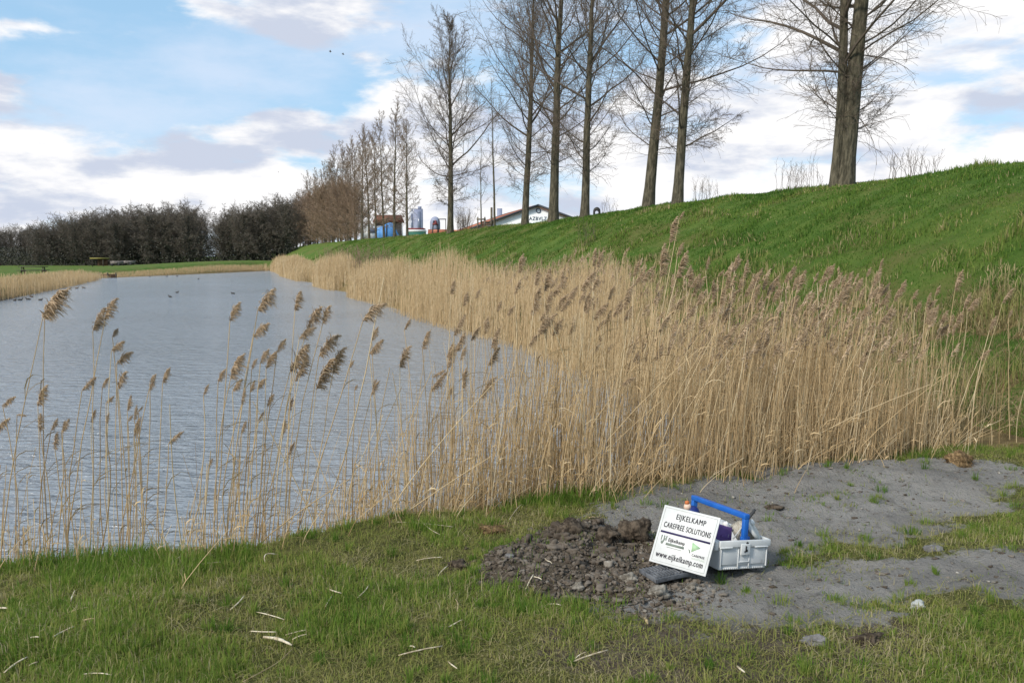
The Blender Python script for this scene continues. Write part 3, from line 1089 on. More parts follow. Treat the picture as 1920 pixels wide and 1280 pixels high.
def reed(rng, b, t, plume_tip, label, group, bow=0.0, r=.0042, tint=.6, k=None, leaves=1, width=1.0):
    root = thing('reed', label, 'reed', b, 0, group)
    b = np.asarray(b, float)
    mb = MB()
    P = stem_pts(b, t, bow, 8, rng) - b
    mb.add(*tubes(P[None], (r * np.linspace(1.1, .6, 8))[None], 4), tint + np.repeat(rng.normal(0, .08, 8), 4))
    for q in range(leaves):
        i = rng.integers(1, 6)
        leaf_ribbon(mb, P[i], [rng.uniform(.1, .7), rng.normal(0, .3), .8], rng.uniform(.16, .34), rng.uniform(.003, .0055), rng, tint - .1)
    mb.build('stem', M['reed'], root)
    if plume_tip is not None:
        ax = np.asarray(plume_tip, float) - np.asarray(t, float)
        L = np.linalg.norm(ax)
        Fm = frame(ax, [1, rng.normal(-.1, .35), -.1])
        o = obj('plume', PL[rng.integers(0, 8) if k is None else k], root)
        m4 = Matrix(Fm.tolist()).to_4x4()
        m4.translation = Vector((np.asarray(t, float) - b).tolist())
        o.matrix_local = m4 @ Matrix.Diagonal((L * width, L * width, L, 1))
    return root


def edge_pt(px, off):
    """point of the reed fringe seen in column px, off metres behind the edge of the turf"""
    Y = 5.5
    for _ in range(20):
        x = (px - 960) / FPX * Y * 1.0
        Y = .5 * Y + .5 * (np.interp(x, EDGE[:, 0], EDGE[:, 1]) + off)
    return np.array([(px - 960) / FPX * Y * 1.03, Y])


# plume tip, plume foot, column of the stem base (photograph pixels), depth behind the turf edge
OVER_WATER = [
    ((113, 523), (80, 596), -8, .45, 1.35), ((106, 538), (84, 598), 92, .5, 1.1), ((206, 549), (197, 600), 112, .5, 1.1), ((190, 570), (174, 621), 160, .55, 1.2),
    ((217, 611), (211, 632), 222, .6, 1.2), ((230, 634), (209, 657), 215, .5, 1.3), ((242, 650), (219, 681), 232, .6, 1.3), ((230, 686), (221, 728), 240, .5, 1.1),
    ((78, 714), (71, 762), 82, .7, 1.1), ((29, 735), (5, 762), 26, .5, .9), ((14, 775), (-6, 808), 8, .6, 1.0), ((50, 780), (32, 777), 30, .6, .8),
    ((177, 702), (154, 731), 127, .4, 1.0), ((200, 703), (192, 726), 203, .6, 1.0), ((212, 740), (199, 755), 214, .7, 1.0), ((106, 780), (96, 806), 92, .6, .9),
    ((128, 780), (115, 810), 126, .5, .9), ((289, 697), (281, 717), 256, .5, 1.0), ((312, 684), (305, 718), 300, .6, 1.0), ((247, 775), (239, 790), 240, .6, .8),
    ((267, 760), (259, 771), 262, .7, .8), ((341, 803), (316, 831), 292, .4, .8), ((441, 559), (431, 603), 404, .4, 1.15), ((510, 531), (483, 583), 412, .45, 1.3),
    ((558, 541), (553, 583), 530, .5, 1.2), ((499, 595), (474, 633), 417, .6, 1.2), ((599, 563), (575, 617), 497, .5, 1.25), ((610, 564), (605, 607), 540, .6, 1.2),
    ((582, 604), (561, 636), 505, .4, 1.4), ((531, 629), (519, 661), 470, .5, 1.0), ((446, 653), (432, 711), 400, .4, 1.2), ((498, 648), (488, 682), 455, .5, 1.1),
    ((509, 653), (499, 692), 480, .6, 1.2), ((478, 667), (472, 691), 450, .6, .9), ((417, 686), (409, 716), 396, .5, 1.1), ((451, 705), (436, 733), 420, .6, 1.2),
    ((572, 635), (544, 696), 500, .5, 1.2), ((570, 660), (562, 706), 520, .6, 1.2), ((627, 611), (598, 668), 556, .5, 1.15), ((634, 640), (624, 701), 590, .4, 1.0),
    ((620, 655), (593, 729), 572, .6, 1.05), ((710, 553), (680, 603), 540, .3, 1.3), ((703, 608), (697, 640), 720, .6, 1.0), ((716, 630), (692, 664), 715, .55, 1.2),
    ((667, 718), (665, 732), 640, .7, 1.0), ((508, 732), (501, 762), 490, .6, 1.0), ((491, 704), (483, 730), 470, .7, 1.2), ((475, 710), (469, 735), 452, .7, .9),
    ((757, 640), (750, 690), 770, .6, 1.1), ((800, 612), (792, 655), 815, .7, 1.0), ((835, 690), (812, 706), 800, .5, .9), ((846, 640), (838, 672), 850, .6, 1.1),
    ((858, 640), (852, 660), 866, .8, 1.1), ((660, 672), (655, 690), 640, .8, .9), ((560, 690), (553, 715), 535, .8, .9), ((548, 740), (541, 770), 530, .7, .9),
    ((720, 520), (690, 560), 560, .9, .0), ((768, 595), (758, 618), 790, .9, 1.0),
]
DENSE = [
    ((1260, 400), (1256, 456), 1165, .9, .95), ((1281, 393), (1273, 412), 1195, 1.0, .9), ((1240, 450), (1238, 520), 1215, .7, .85), ((1276, 450), (1270, 480), 1240, .9, .9), ((1284, 463), (1268, 522), 1210, .6, .95),
    ((977, 471), (972, 512), 966, .7, 1.0), ((1113, 462), (1112, 500), 1100, .9, .9), ((1125, 464), (1119, 501), 1108, .8, .95), ((1113, 498), (1088, 546), 1046, .5, .95), ((1026, 499), (1021, 548), 1010, .7, 1.0),
    ((1194, 483), (1188, 520), 1170, .8, .95), ((1380, 473), (1377, 508), 1345, .9, .95), ((847, 521), (845, 552), 838, .9, 1.1), ((872, 543), (869, 575), 866, .9, 1.0), ((896, 538), (892, 560), 890, 1.0, .9),
    ((1007, 562), (995, 590), 975, .5, 1.2), ((961, 568), (951, 592), 950, .6, 1.2), ((1181, 570), (1169, 603), 1150, .5, 1.1), ((1416, 505), (1411, 540), 1400, 1.1, .9), ((1436, 511), (1430, 545), 1425, 1.1, 1.0),
    ((1389, 511), (1384, 550), 1376, 1.0, .9), ((1557, 514), (1532, 530), 1528, .9, .9), ((1589, 511), (1579, 570), 1552, .7, .85), ((1612, 517), (1606, 545), 1600, 1.0, .9), ((1650, 529), (1640, 570), 1630, 1.1, .9),
    ((1693, 520), (1685, 558), 1668, .8, .9), ((1725, 562), (1715, 585), 1700, 1.0, 1.1), ((1800, 500), (1790, 546), 1748, .6, .85), ((1863, 588), (1855, 620), 1808, .3, .95), ((1895, 577), (1891, 596), 1880, .4, .9),
    ((1653, 482), (1648, 506), 1645, 1.4, .9), ((1630, 498), (1624, 520), 1618, 1.4, .9), ((1478, 505), (1473, 530), 1468, 1.2, .9), ((1356, 504), (1345, 520), 1340, 1.2, .9), ((1060, 560), (1052, 585), 1048, .7, 1.1),
    ((1046, 590), (1036, 630), 1032, .6, 1.1), ((1075, 600), (1066, 630), 1060, .8, 1.0), ((936, 560), (932, 585), 925, .9, 1.0), ((1300, 570), (1292, 596), 1285, .8, 1.1), ((1350, 655), (1340, 672), 1320, .5, 1.0),
    ((1780, 655), (1772, 668), 1768, .6, .9), ((1190, 700), (1165, 722), 1040, .25, 1.0), ((1388, 728), (1378, 748), 1365, .3, 1.0), ((1196, 655), (1186, 680), 1180, .5, .9), ((1120, 640), (1112, 664), 1104, .6, 1.0),
]


def ordinal(n):
    if 10 <= n % 100 <= 20:
        s = 'th'
    else:
        s = {1: 'st', 2: 'nd', 3: 'rd'}.get(n % 10, 'th')
    return '%d%s' % (n, s)


def plant_listed():
    rng = np.random.default_rng(123)
    lst = sorted(OVER_WATER, key=lambda a: a[0][0])
    for i, (tip, foot, bx, off, wd) in enumerate(lst):
        p = edge_pt(bx, off)
        z = max(float(terrain(p[:1], p[1:])[0]), ZW - .15)
        b = np.array([p[0], p[1], z])
        T = at(foot[0], foot[1], p[1])
        tp = at(tip[0], tip[1], p[1] - .02)
        L = np.linalg.norm(tp - T)
        look = 'big brown-plumed' if L > .17 else ('small-plumed' if L < .09 else 'brown-plumed')
        lean = T[0] - b[0]
        how = 'leaning far right' if lean > .3 else ('leaning right' if lean > .1 else ('leaning left' if lean < -.04 else 'upright'))
        if wd == 0.0:
            reed(rng, b, tp, None, 'bare reed stem %s over the open water, its plume lost' % how, 'reeds standing over the open water', .05, .0048, .85, leaves=0)
            continue
        reed(rng, b, T, tp, '%s reed %s over the open water, %s plume from the left' % (look, how, ordinal(i + 1)), 'reeds standing over the open water',
             rng.normal(.0, .02) - .10 * lean, .0036, float(np.clip(rng.normal(.55, .2), .15, .95)), leaves=int(rng.integers(1, 5)), width=wd)
    lst = sorted(DENSE, key=lambda a: a[0][0])
    for i, (tip, foot, bx, off, wd) in enumerate(lst):
        p = edge_pt(bx, off)
        z = max(float(terrain(p[:1], p[1:])[0]), ZW - .15)
        b = np.array([p[0], p[1], z])
        T = at(foot[0], foot[1], p[1])
        tp = at(tip[0], tip[1], p[1] - .02)
        bg = 'against the green dike' if tip[1] < 530 else 'among the tan stalks'
        reed(rng, b, T, tp, 'reed above the dense bed %s, %s plume from the left' % (bg, ordinal(i + 1)), 'reeds standing out of the dense bed',
             rng.normal(0, .02) - .08 * (T[0] - b[0]), .0040, float(np.clip(rng.normal(.7, .15), .2, 1)), leaves=int(rng.integers(1, 5)), width=wd)
    # the rest of the plumed reeds one can tell apart in the bed
    for i in range(150):
        px = 740 + 1060 * rng.uniform(0, 1) ** .8 if i < 130 else rng.uniform(20, 700)
        off = rng.uniform(.25, 1.9) if px > 1000 else rng.uniform(.2, 1.0)
        p = edge_pt(px, off)
        z = max(float(terrain(p[:1], p[1:])[0]), ZW - .15)
        b = np.array([p[0], p[1], z])
        if i < 130:
            top = rng.normal(1.24, .14) - .25 * sst(1500, 1800, px) - .35 * sst(1000, 800, px)
        else:
            top = rng.uniform(.3, .9)
        ht = top - z
        lean = rng.normal(.09, .10) * ht
        T = b + np.array([lean, rng.normal(0, .06), ht])
        L = rng.uniform(.12, .21) if i < 130 else rng.uniform(.07, .13)
        tp = T + np.array([rng.normal(.25, .15), rng.normal(0, .1), .9]) * L
        lab = 'buff reed with a fluffy grey brown plume packed into the dense bed' if i < 130 else 'low thin reed with a small dark plume between the taller ones over the water'
        reed(rng, b, T, tp, lab, 'plumed reeds inside the dense bed' if i < 130 else 'low reeds over the water', rng.normal(0, .03), .0036, float(np.clip(rng.normal(.6, .2), .1, 1)), leaves=int(rng.integers(1, 5)), width=rng.uniform(.75, 1.05))


plant_listed()


def stalks(rng, x, y, z, h, r, lean=.09, leanx=.05, Mp=5, sides=3, leaf=.4, leafw=.004, tint=.55, tsd=.2, plume=None, droop=.0):
    n = len(x)
    k = np.linspace(0, 1, Mp)
    lx = np.clip(rng.normal(leanx, lean, n), -.7, .75) * h
    ly = np.clip(rng.normal(0, lean * .8, n), -.35, .5) * h
    bx = rng.normal(0, .02, n) * h
    P = np.stack([x[:, None] + lx[:, None] * k ** 1.3 + bx[:, None] * np.sin(np.pi * k), y[:, None] + ly[:, None] * k ** 1.3,
                  z[:, None] - .03 + np.sqrt(np.maximum(h * h - lx * lx - ly * ly, .04))[:, None] * k], -1)
    R = np.broadcast_to(np.asarray(r), (n,))[:, None] * (1.1 - .55 * k)[None]
    ti = np.clip(rng.normal(tint, tsd, n), 0, 1)
    mb = MB()
    V, F = tubes(P, R, sides)
    mb.add(V, F, np.repeat(ti, Mp * sides))
    m = int(n * leaf)
    if m:
        j = rng.integers(0, n, m)
        q = rng.integers(1, Mp - 1, m)
        p = P[j, q]
        d = np.stack([rng.normal(.35, .5, m), rng.normal(0, .4, m), np.full(m, .9)], -1)
        L = rng.uniform(.12, .34, m) * np.clip(h[j] / 1.6, .3, 1)
        pts = [p]
        for s in range(3):
            d = d / np.linalg.norm(d, axis=1, keepdims=True)
            pts.append(pts[-1] + d * (L / 3)[:, None])
            d = d + np.array([.12, 0, -.55])
        sd = np.stack([rng.normal(0, 1, m), rng.normal(0, 1, m), rng.normal(0, .7, m)], -1)
        sd /= np.linalg.norm(sd, axis=1, keepdims=True)
        V, F = ribbons(np.stack(pts, 1), np.array([.5, 1, .8, .05])[None] * np.asarray(leafw) * np.ones((m, 1)), sd)
        mb.add(V, F, np.repeat(np.clip(ti[j] - .12, 0, 1), 8))
    return mb, P, ti


def plumes_on(rng, mb, P, idx, L, width=1.0):
    for i in idx:
        V, F, A = PLO[rng.integers(0, 4)]
        l = L * rng.uniform(.7, 1.25)
        ax = P[i, -1] - P[i, -2]
        ax = ax / np.linalg.norm(ax) + np.array([rng.normal(.22, .2), rng.normal(0, .15), 0])
        Fm = frame(ax, [1, rng.normal(-.1, .4), -.1])
        mb.add((V * np.array([width, width, 1]) * l) @ Fm.T + P[i, -1], F, np.clip(A + rng.normal(0, .15), 0, 1))


def reed_beds():
    rng = np.random.default_rng(321)
    # near bank: thin on the left, thick to the right
    xs, ys = [], []
    for x0, x1, dn, d0, d1 in ((-5.2, -3.0, 75, .0, 1.0), (-3.0, -1.75, 115, .02, .95), (-1.75, -1.15, 210, .0, .95), (-1.15, -.6, 290, .0, 1.1), (-.6, .1, 400, -.02, 1.2), (.1, .9, 450, -.03, 1.5), (.9, 1.6, 360, -.05, 1.9), (1.6, 3.2, 450, -.06, 2.1),
                               (3.2, 3.7, 330, .0, 1.9), (3.7, 4.3, 70, .0, 1.5), (4.3, 5.0, 18, .1, 1.2)):
        n = int((x1 - x0) * (d1 - d0) * dn)
        x = rng.uniform(x0, x1, n)
        u = rng.uniform(0, 1, n) ** 1.25
        y = np.interp(x, EDGE[:, 0], EDGE[:, 1]) + d0 + (d1 - d0) * u
        xs.append(x)
        ys.append(y)
    x = np.concatenate(xs)
    y = np.concatenate(ys)
    cl = fbm(x * 3.0, y * 3.0, 55, 3)
    keep = rng.uniform(0, 1, len(x)) < np.clip(.25 + 2.2 * (cl - .25), .15, 1)
    x, y = x[keep], y[keep]
    z = np.maximum(terrain(x, y), ZW - .2)
    left = sst(-.3, -1.4, x)
    top = rng.normal(.86, .22, len(x)) + .10 * rng.normal(0, 1, len(x)) - .30 * sst(2.9, 4.0, x)
    top = top * (1 - left) + left * (-.12 + .74 * rng.uniform(0, 1, len(x)) ** 2.4)
    midl = sst(.2, -.5, x) * (1 - left)
    top = top - midl * .28 * rng.uniform(0, 1.6, len(x))
    front = (y - np.interp(x, EDGE[:, 0], EDGE[:, 1])) < .25
    top = np.where(front, np.minimum(top, rng.normal(.62, .22, len(x))), top)
    h = np.clip(top - z, .25, 2.2)
    mb, P, ti = stalks(rng, x, y, z, h, rng.uniform(.0019, .0036, len(x)), .085, .05, 6, 3, .75, .0038, .52, .22)
    # fallen and broken stalks
    n = 900
    u = rng.uniform(0, 1, n)
    bx = -3.6 + 7.5 * u ** .8
    by = np.interp(bx, EDGE[:, 0], EDGE[:, 1]) + rng.normal(.18, .18, n)
    kp = rng.uniform(0, 1, n) < .25 + .75 * sst(-1.5, .4, bx)
    bx, by = bx[kp], by[kp]
    mb2, P2, _ = stalks(rng, bx, by, np.maximum(terrain(bx, by), ZW), rng.uniform(.10, .55, len(bx)), .0024, .50, .12, 5, 3, .9, .0045, .58, .25)
    mb.add(*mb2.arrays()[:2], mb2.arrays()[2])
    # long stems leaning right across the bed
    n = 46
    bx = rng.uniform(-1.8, 2.9, n)
    by = np.interp(bx, EDGE[:, 0], EDGE[:, 1]) + rng.uniform(-.02, .5, n)
    mb3, P3, _ = stalks(rng, bx, by, np.maximum(terrain(bx, by), ZW), rng.uniform(.7, 1.4, n), .0034, .42, .28, 6, 4, .5, .004, .7, .15)
    mb.add(*mb3.arrays()[:2], mb3.arrays()[2])
    o = mb.build('reed_stalks', M['reed'])
    tag(o, 'dense tan reed stalks along the near bank, thinning out to the left', 'reeds', kind='stuff')
    pm = MB()
    tall = np.where((P[:, -1, 2] > .72) & (x > .5 + rng.uniform(0, 1, len(x))))[0]
    pick = rng.choice(tall, min(430, len(tall)), replace=False)
    plumes_on(rng, pm, P, pick, .13, .85)
    o = pm.build('reed_plumes', M['plume'])
    tag(o, 'grey brown fluffy plumes massed along the top of the near reed bed', 'reeds', kind='stuff')

    # right bank, in clumps
    n = 34000
    s = 8.5 + 131 * rng.uniform(0, 1, n) ** 1.9
    l = rng.uniform(5.4, 8.9, n)
    x, y = W(l, s)
    d = poly_sd(LAKE, x, y)
    gap = np.zeros(n)
    for c0, c1 in ((78, 139), (57, 71.5), (37, 52.5), (8, 35.5)):
        u = np.clip(np.abs((s - (c0 + c1) / 2) / ((c1 - c0) / 2)), 0, 1)
        gap = np.maximum(gap, np.sqrt(np.maximum(0, 1 - u ** 5)))
    wd = 1.9 + .5 * np.sin(s * .35) - .5 * sst(30, 12, s)
    keep = (d > -.45) & (d < wd) & ((l < 7.2) | (s > 14.5)) & (rng.uniform(0, 1, n) < gap)
    x, y, s, l, d, gap = [v[keep] for v in (x, y, s, l, d, gap)]
    z = np.maximum(terrain(x, y), ZW - .1)
    lump = .78 + .5 * fbm(s * .16, l * .5, 66, 2) + .12 * np.sin(s * .21)
    env = np.clip(1 - .40 * sst(.9, 2.2, d) - .12 * sst(.2, -.4, d), .3, 1)
    h = 1.74 * lump * env * rng.normal(1, .09, len(x))
    h = h * (.45 + .55 * gap) * (1 - .52 * sst(17.5, 10.5, s))
    h = np.clip(h, .4, 2.7)
    r = np.clip(.00016 * s + .0016, .0026, .017) * rng.uniform(.7, 1.2, len(x))
    mb, P, ti = stalks(rng, x, y, z, h, r, .06, .03, 5, 3, .45, np.clip(.0042, .003, .02), .60, .17)
    o = mb.build('reed_stalks', M['reed'])
    tag(o, 'tan reed belt in rounded clumps along the water edge below the dike', 'reeds', kind='stuff')
    pm = MB()
    nearb = np.where((s < 24) & (P[:, -1, 2] > .8))[0]
    plumes_on(rng, pm, P, rng.choice(nearb, min(300, len(nearb)), replace=False), .15, .85)
    o = pm.build('reed_plumes', M['plume'])
    tag(o, 'brown plumes scattered over the reed belt below the dike', 'reeds', kind='stuff')

    # left bank and far end: a cut low belt
    n = 15000
    s = rng.uniform(28, 96, n)
    l = -11.0 - rng.uniform(-.4, 3.0, n)
    x, y = W(l, s)
    t = rng.uniform(0, 1, n)
    m = rng.uniform(0, 1, n) < .34
    fx0, fy0 = ls(-12.2, 96)
    fx1, fy1 = ls(6.3, 139)
    x = np.where(m, fx0 + (fx1 - fx0) * t - rng.uniform(-.2, 2.2, n) * .6, x)
    y = np.where(m, fy0 + (fy1 - fy0) * t + rng.uniform(-.2, 2.6, n), y)
    d = poly_sd(LAKE, x, y)
    ls_, ss_ = LS(x, y)
    keep = (d > -.3) & (d < 2.6) & (~((ss_ > 91) & (ss_ < 95) & (ls_ < -10)))
    x, y, m, d = x[keep], y[keep], m[keep], d[keep]
    z = np.maximum(terrain(x, y), ZW)
    h = np.where(m, .40, .70) * rng.normal(1, .1, len(x)) * np.where(d > 1.6, .7, 1)
    h = h * np.where(m, .5 + .9 * fbm(x * .25, y * .1, 3, 2), 1)
    mb, P, ti = stalks(rng, x, y, z, h, .011, .07, .02, 3, 3, .3, .012, .62, .15)
    o = mb.build('reed_stalks', M['reed'])
    tag(o, 'low cut pale reed fringe along the left and far banks', 'reeds', kind='stuff')
    # dead tussocks at the foot of the dike
    n = 22000
    s = 3 + 34 * rng.uniform(0, 1, n) ** 1.4
    l = rng.uniform(6.3, 11.2, n)
    x, y = W(l, s)
    q = fbm(x * 1.1, y * 1.1, 88, 3)
    keep = (q > .40 + .10 * sst(9.0, 10.8, l)) & (x > 1) & (poly_sd(LAKE, x, y) > .6) & (y > np.interp(x, EDGE[:, 0], EDGE[:, 1]) + .15)
    x, y = x[keep], y[keep]
    z = terrain(x, y)
    mb, P, ti = stalks(rng, x, y, z, rng.uniform(.12, .36, len(x)), np.clip(.0002 * np.hypot(x, y), .0016, .006), .55, .1, 4, 3, .6, .005, .42, .28)
    o = mb.build('dry_tussocks', M['tussock'])
    tag(o, 'dry tan grass tussocks at the foot of the dike', 'dry grass', kind='stuff')


reed_beds()


# ------------------------------------------------------------------ soil, stones, litter
def ico(sub):
    import bmesh
    bm = bmesh.new()
    bmesh.ops.create_icosphere(bm, subdivisions=sub, radius=1)
    V = np.array([v.co[:] for v in bm.verts])
    F = np.array([[v.index for v in f.verts] for f in bm.faces])
    bm.free()
    return V, F


IC1, IC2, IC3, IC4 = [ico(k) for k in (1, 2, 3, 4)]


def lump(rng, base, size, rough=.35):
    V, F = base
    f = np.ones(len(V))
    for k in range(7):
        dv = rng.normal(0, 1, 3)
        dv /= np.linalg.norm(dv)
        f += rough * .5 * np.sin(V @ dv * rng.uniform(1.5, 7) + rng.uniform(0, 6.28)) * rng.uniform(.2, .7)
    f += rng.normal(0, rough * .15, len(V))
    Q = np.linalg.qr(rng.normal(0, 1, (3, 3)))[0]
    return (V * f[:, None]) @ Q.T * np.array(size), F


def clods():
    rng = np.random.default_rng(17)
    mb = MB()
    n = 15000
    bx = rng.uniform(-.5, 1.6, n * 2)
    by = rng.uniform(3.6, 5.5, n * 2)
    so = soil_mask(bx, by)
    k = rng.uniform(0, 1, n * 2) < so
    bx, by = bx[k][:n], by[k][:n]
    z = terrain(bx, by)
    for x, y, zz in zip(bx, by, z):
        r = min(.022, .0022 + rng.gamma(1.1, .0026)) * (1 if x < .75 else .8)
        V, F = lump(rng, IC2 if r > .007 else IC1, (r * rng.uniform(.8, 1.3), r, r * .75), .95)
        pale = sst(.6, 1.0, x + rng.normal(0, .25))
        mb.add(V + np.array([x, y, zz + r * .15]), [F], float(np.clip(rng.normal(.22 + .34 * pale, .17), 0, 1)))
    for k in range(170):
        for _ in range(50):
            x, y = rng.uniform(-.45, 1.2), rng.uniform(3.8, 5.4)
            if soil_mask(np.array([x]), np.array([y]))[0] > .6:
                break
        far_ = sst(4.35, 4.8, y) * sst(.85, .6, x)
        r = rng.uniform(.008, .017) * (1 + .8 * far_)
        if x > .65 and y < 4.62:
            r = rng.uniform(.007, .012)
        V, F = lump(rng, IC3, (r * rng.uniform(.9, 1.5), r * rng.uniform(.7, 1.1), r * rng.uniform(.5, .9)), 1.15)
        mb.add(V + np.array([x, y, float(terrain(np.array([x]), np.array([y]))[0]) + r * .25]), [F], float(np.clip(rng.normal(.42 - .28 * far_, .12), 0, 1)) + rng.normal(0, .05, len(V)))
    # crumbs on the sand
    n = 9000
    x = rng.uniform(.3, 5.5, n)
    y = rng.uniform(3.3, 7.2, n)
    k = rng.uniform(0, 1, n) < .8 * sand_mask(x, y)
    for x, y in zip(x[k], y[k]):
        r = .0018 + rng.gamma(1.1, .0022)
        r = min(r, .018)
        V, F = lump(rng, IC1, (r * rng.uniform(.9, 1.9), r, r * .6), .8)
        zz = float(terrain(np.array([x]), np.array([y]))[0])
        mb.add(V + np.array([x, y, zz + r * .2]), [F], float(np.clip(rng.normal(.68, .20) if rng.uniform() < .55 else rng.normal(.15, .12), 0, 1)))
    o = mb.build('soil_crumbs', M['clod'], None, False)
    tag(o, 'crumbly dark and grey soil clods dug up on the bank', 'soil', kind='stuff')


clods()
M['lump_dark'] = m_noise('dark_earth', (.035, .026, .018), (.12, .092, .066), 28, .95, .012)
M['lump_pale'] = m_noise('pale_clay', (.12, .105, .085), (.27, .245, .205), 30, .95, .010)
M['lump_sand'] = m_noise('grey_sand_lump', (.11, .105, .10), (.22, .21, .205), 30, .95, .008)
M['stone'] = m_noise('pale_stone', (.34, .35, .33), (.55, .55, .52), 25, .8, .004)
M['dead'] = m_noise('dead_grass_clump', (.12, .075, .035), (.30, .20, .10), 60, .95, .02)


def boulder(px, py, size, m, name, label, cat, seed, rough=.4, hair=0):
    rng = np.random.default_rng(seed)
    g = G(px, py)
    z = float(terrain(g[:1], g[1:])[0])
    V, F = lump(rng, IC4, size, rough)
    mb = MB()
    mb.add(V, [F])
    if hair:
        a = rng.integers(0, len(V), hair)
        p = V[a]
        nn = p / (np.linalg.norm(p, axis=1, keepdims=True) + 1e-9)
        d = nn * .6 + rng.normal(0, .5, (hair, 3))
        L = rng.uniform(.02, .055, hair)
        P = np.stack([p, p + d * L[:, None] * .5, p + (d + np.array([0, 0, -.4])) * L[:, None]], 1)
        V2, F2 = tubes(P, np.array([[.0012, .001, .0003]]) * np.ones((hair, 1)), 3)
        mb.add(V2, F2, .5)
    o = mb.build(name, M[m], None, False)
    o.location = (g[0], g[1], z + size[2] * .55)
    return tag(o, label, cat)


boulder(1068, 1008, (.085, .06, .062), 'lump_dark', 'turf_clod', 'rounded brown turf clod with dead roots, left end of the dug heap', 'clod', 1, .35, 260)
boulder(1190, 1006, (.08, .06, .07), 'lump_dark', 'turf_clod', 'dark torn turf clod right behind the left edge of the sign', 'clod', 2, .5, 200)
boulder(1140, 1016, (.06, .05, .045), 'lump_dark', 'turf_clod', 'dark clod between the two bigger turf clods', 'clod', 3, .5, 60)
boulder(1082, 1092, (.034, .022, .022), 'lump_pale', 'clay_clod', 'pale angular clay clod low in the middle of the heap', 'clod', 4, .5)
boulder(1180, 1080, (.04, .025, .028), 'lump_pale', 'clay_clod', 'pale grey clay clod just left of the dark tray', 'clod', 5, .5)
boulder(1235, 1112, (.036, .028, .026), 'lump_pale', 'clay_clod', 'pale knobbly clod in front of the dark tray', 'clod', 6, .6)
boulder(1300, 1100, (.03, .028, .02), 'lump_pale', 'clay_clod', 'small pale clod below the lower right corner of the sign', 'clod', 7, .6)
boulder(955, 1062, (.026, .014, .013), 'lump_sand', 'stone', 'flat grey stone in the left part of the soil heap', 'stone', 8, .2)
boulder(947, 1048, (.010, .010, .008), 'stone', 'pebble', 'small white pebble at the left end of the soil heap', 'stone', 9, .15)
boulder(926, 996, (.075, .03, .028), 'dead', 'grass_clump', 'tan clump of dead grass lying on the green bank left of the heap', 'dead grass', 10, .3, 300)
boulder(862, 1062, (.045, .03, .03), 'lump_dark', 'turf_clod', 'grey brown clod alone in the grass left of the heap', 'clod', 11, .5, 60)
boulder(1802, 868, (.10, .06, .055), 'dead', 'grass_clump', 'tan and grey dead grass tussock beside the sand at the right', 'dead grass', 12, .5, 300)
boulder(1722, 1133, (.032, .024, .026), 'stone', 'stone', 'whitish stone in the grass at the lower right', 'stone', 13, .25)
boulder(1750, 1026, (.055, .035, .022), 'lump_sand', 'sand_lump', 'grey sand lump in the grass strip between the sand patches', 'clod', 14, .3)
boulder(1630, 1206, (.06, .035, .03), 'lump_dark', 'turf_clod', 'muddy clod near the bottom right of the worn grass', 'clod', 15, .5, 80)
boulder(1530, 1212, (.05, .03, .022), 'lump_sand', 'mud_clod', 'greyish clod left of the muddy clod in the worn grass', 'clod', 16, .5)
boulder(1450, 945, (.06, .03, .02), 'lump_dark', 'mud_clod', 'dark earth lump on the sand behind the crate', 'clod', 18, .4)

M['straw'] = m_noise('pale_straw', (.38, .30, .19), (.66, .58, .44), 30, .7, stretch=(1, 1, 1))
M['straw2'] = m_noise('tan_straw', (.26, .19, .10), (.46, .36, .20), 30, .7)


def straw(x0, y0, x1, y1, r, label, m='straw', bow=0.0, lift=.016):
    r = r * .68
    a, b = G(x0, y0), G(x1, y1)
    k = np.linspace(0, 1, 7)
    p = a[None] * (1 - k[:, None]) + b[None] * k[:, None]
    nrm = np.array([-(b - a)[1], (b - a)[0]])
    p = p + nrm[None] * (bow * np.sin(np.pi * k))[:, None]
    z = terrain(p[:, 0], p[:, 1]) + lift + abs(bow) * .12 * np.sin(np.pi * k) + .012 * k
    z = np.linspace(z[0], z[-1], 7) * .6 + z * .4
    c = np.array([p[3, 0], p[3, 1], z[3]])
    mb = MB()
    mb.tube(np.c_[p, z] - c, r * np.array([.8, 1, 1.05, 1, .95, .9, .6]), 6)
    if r > .0042:
        mb.tube((np.c_[p, z] - c)[2:5] + np.array([0, 0, r * .3]), r * 1.15, 6)
    o = mb.build('reed_fragment', M[m], None, True)
    o.location = c.tolist()
    return tag(o, label, 'reed fragment', 'broken reed pieces lying on the grass')


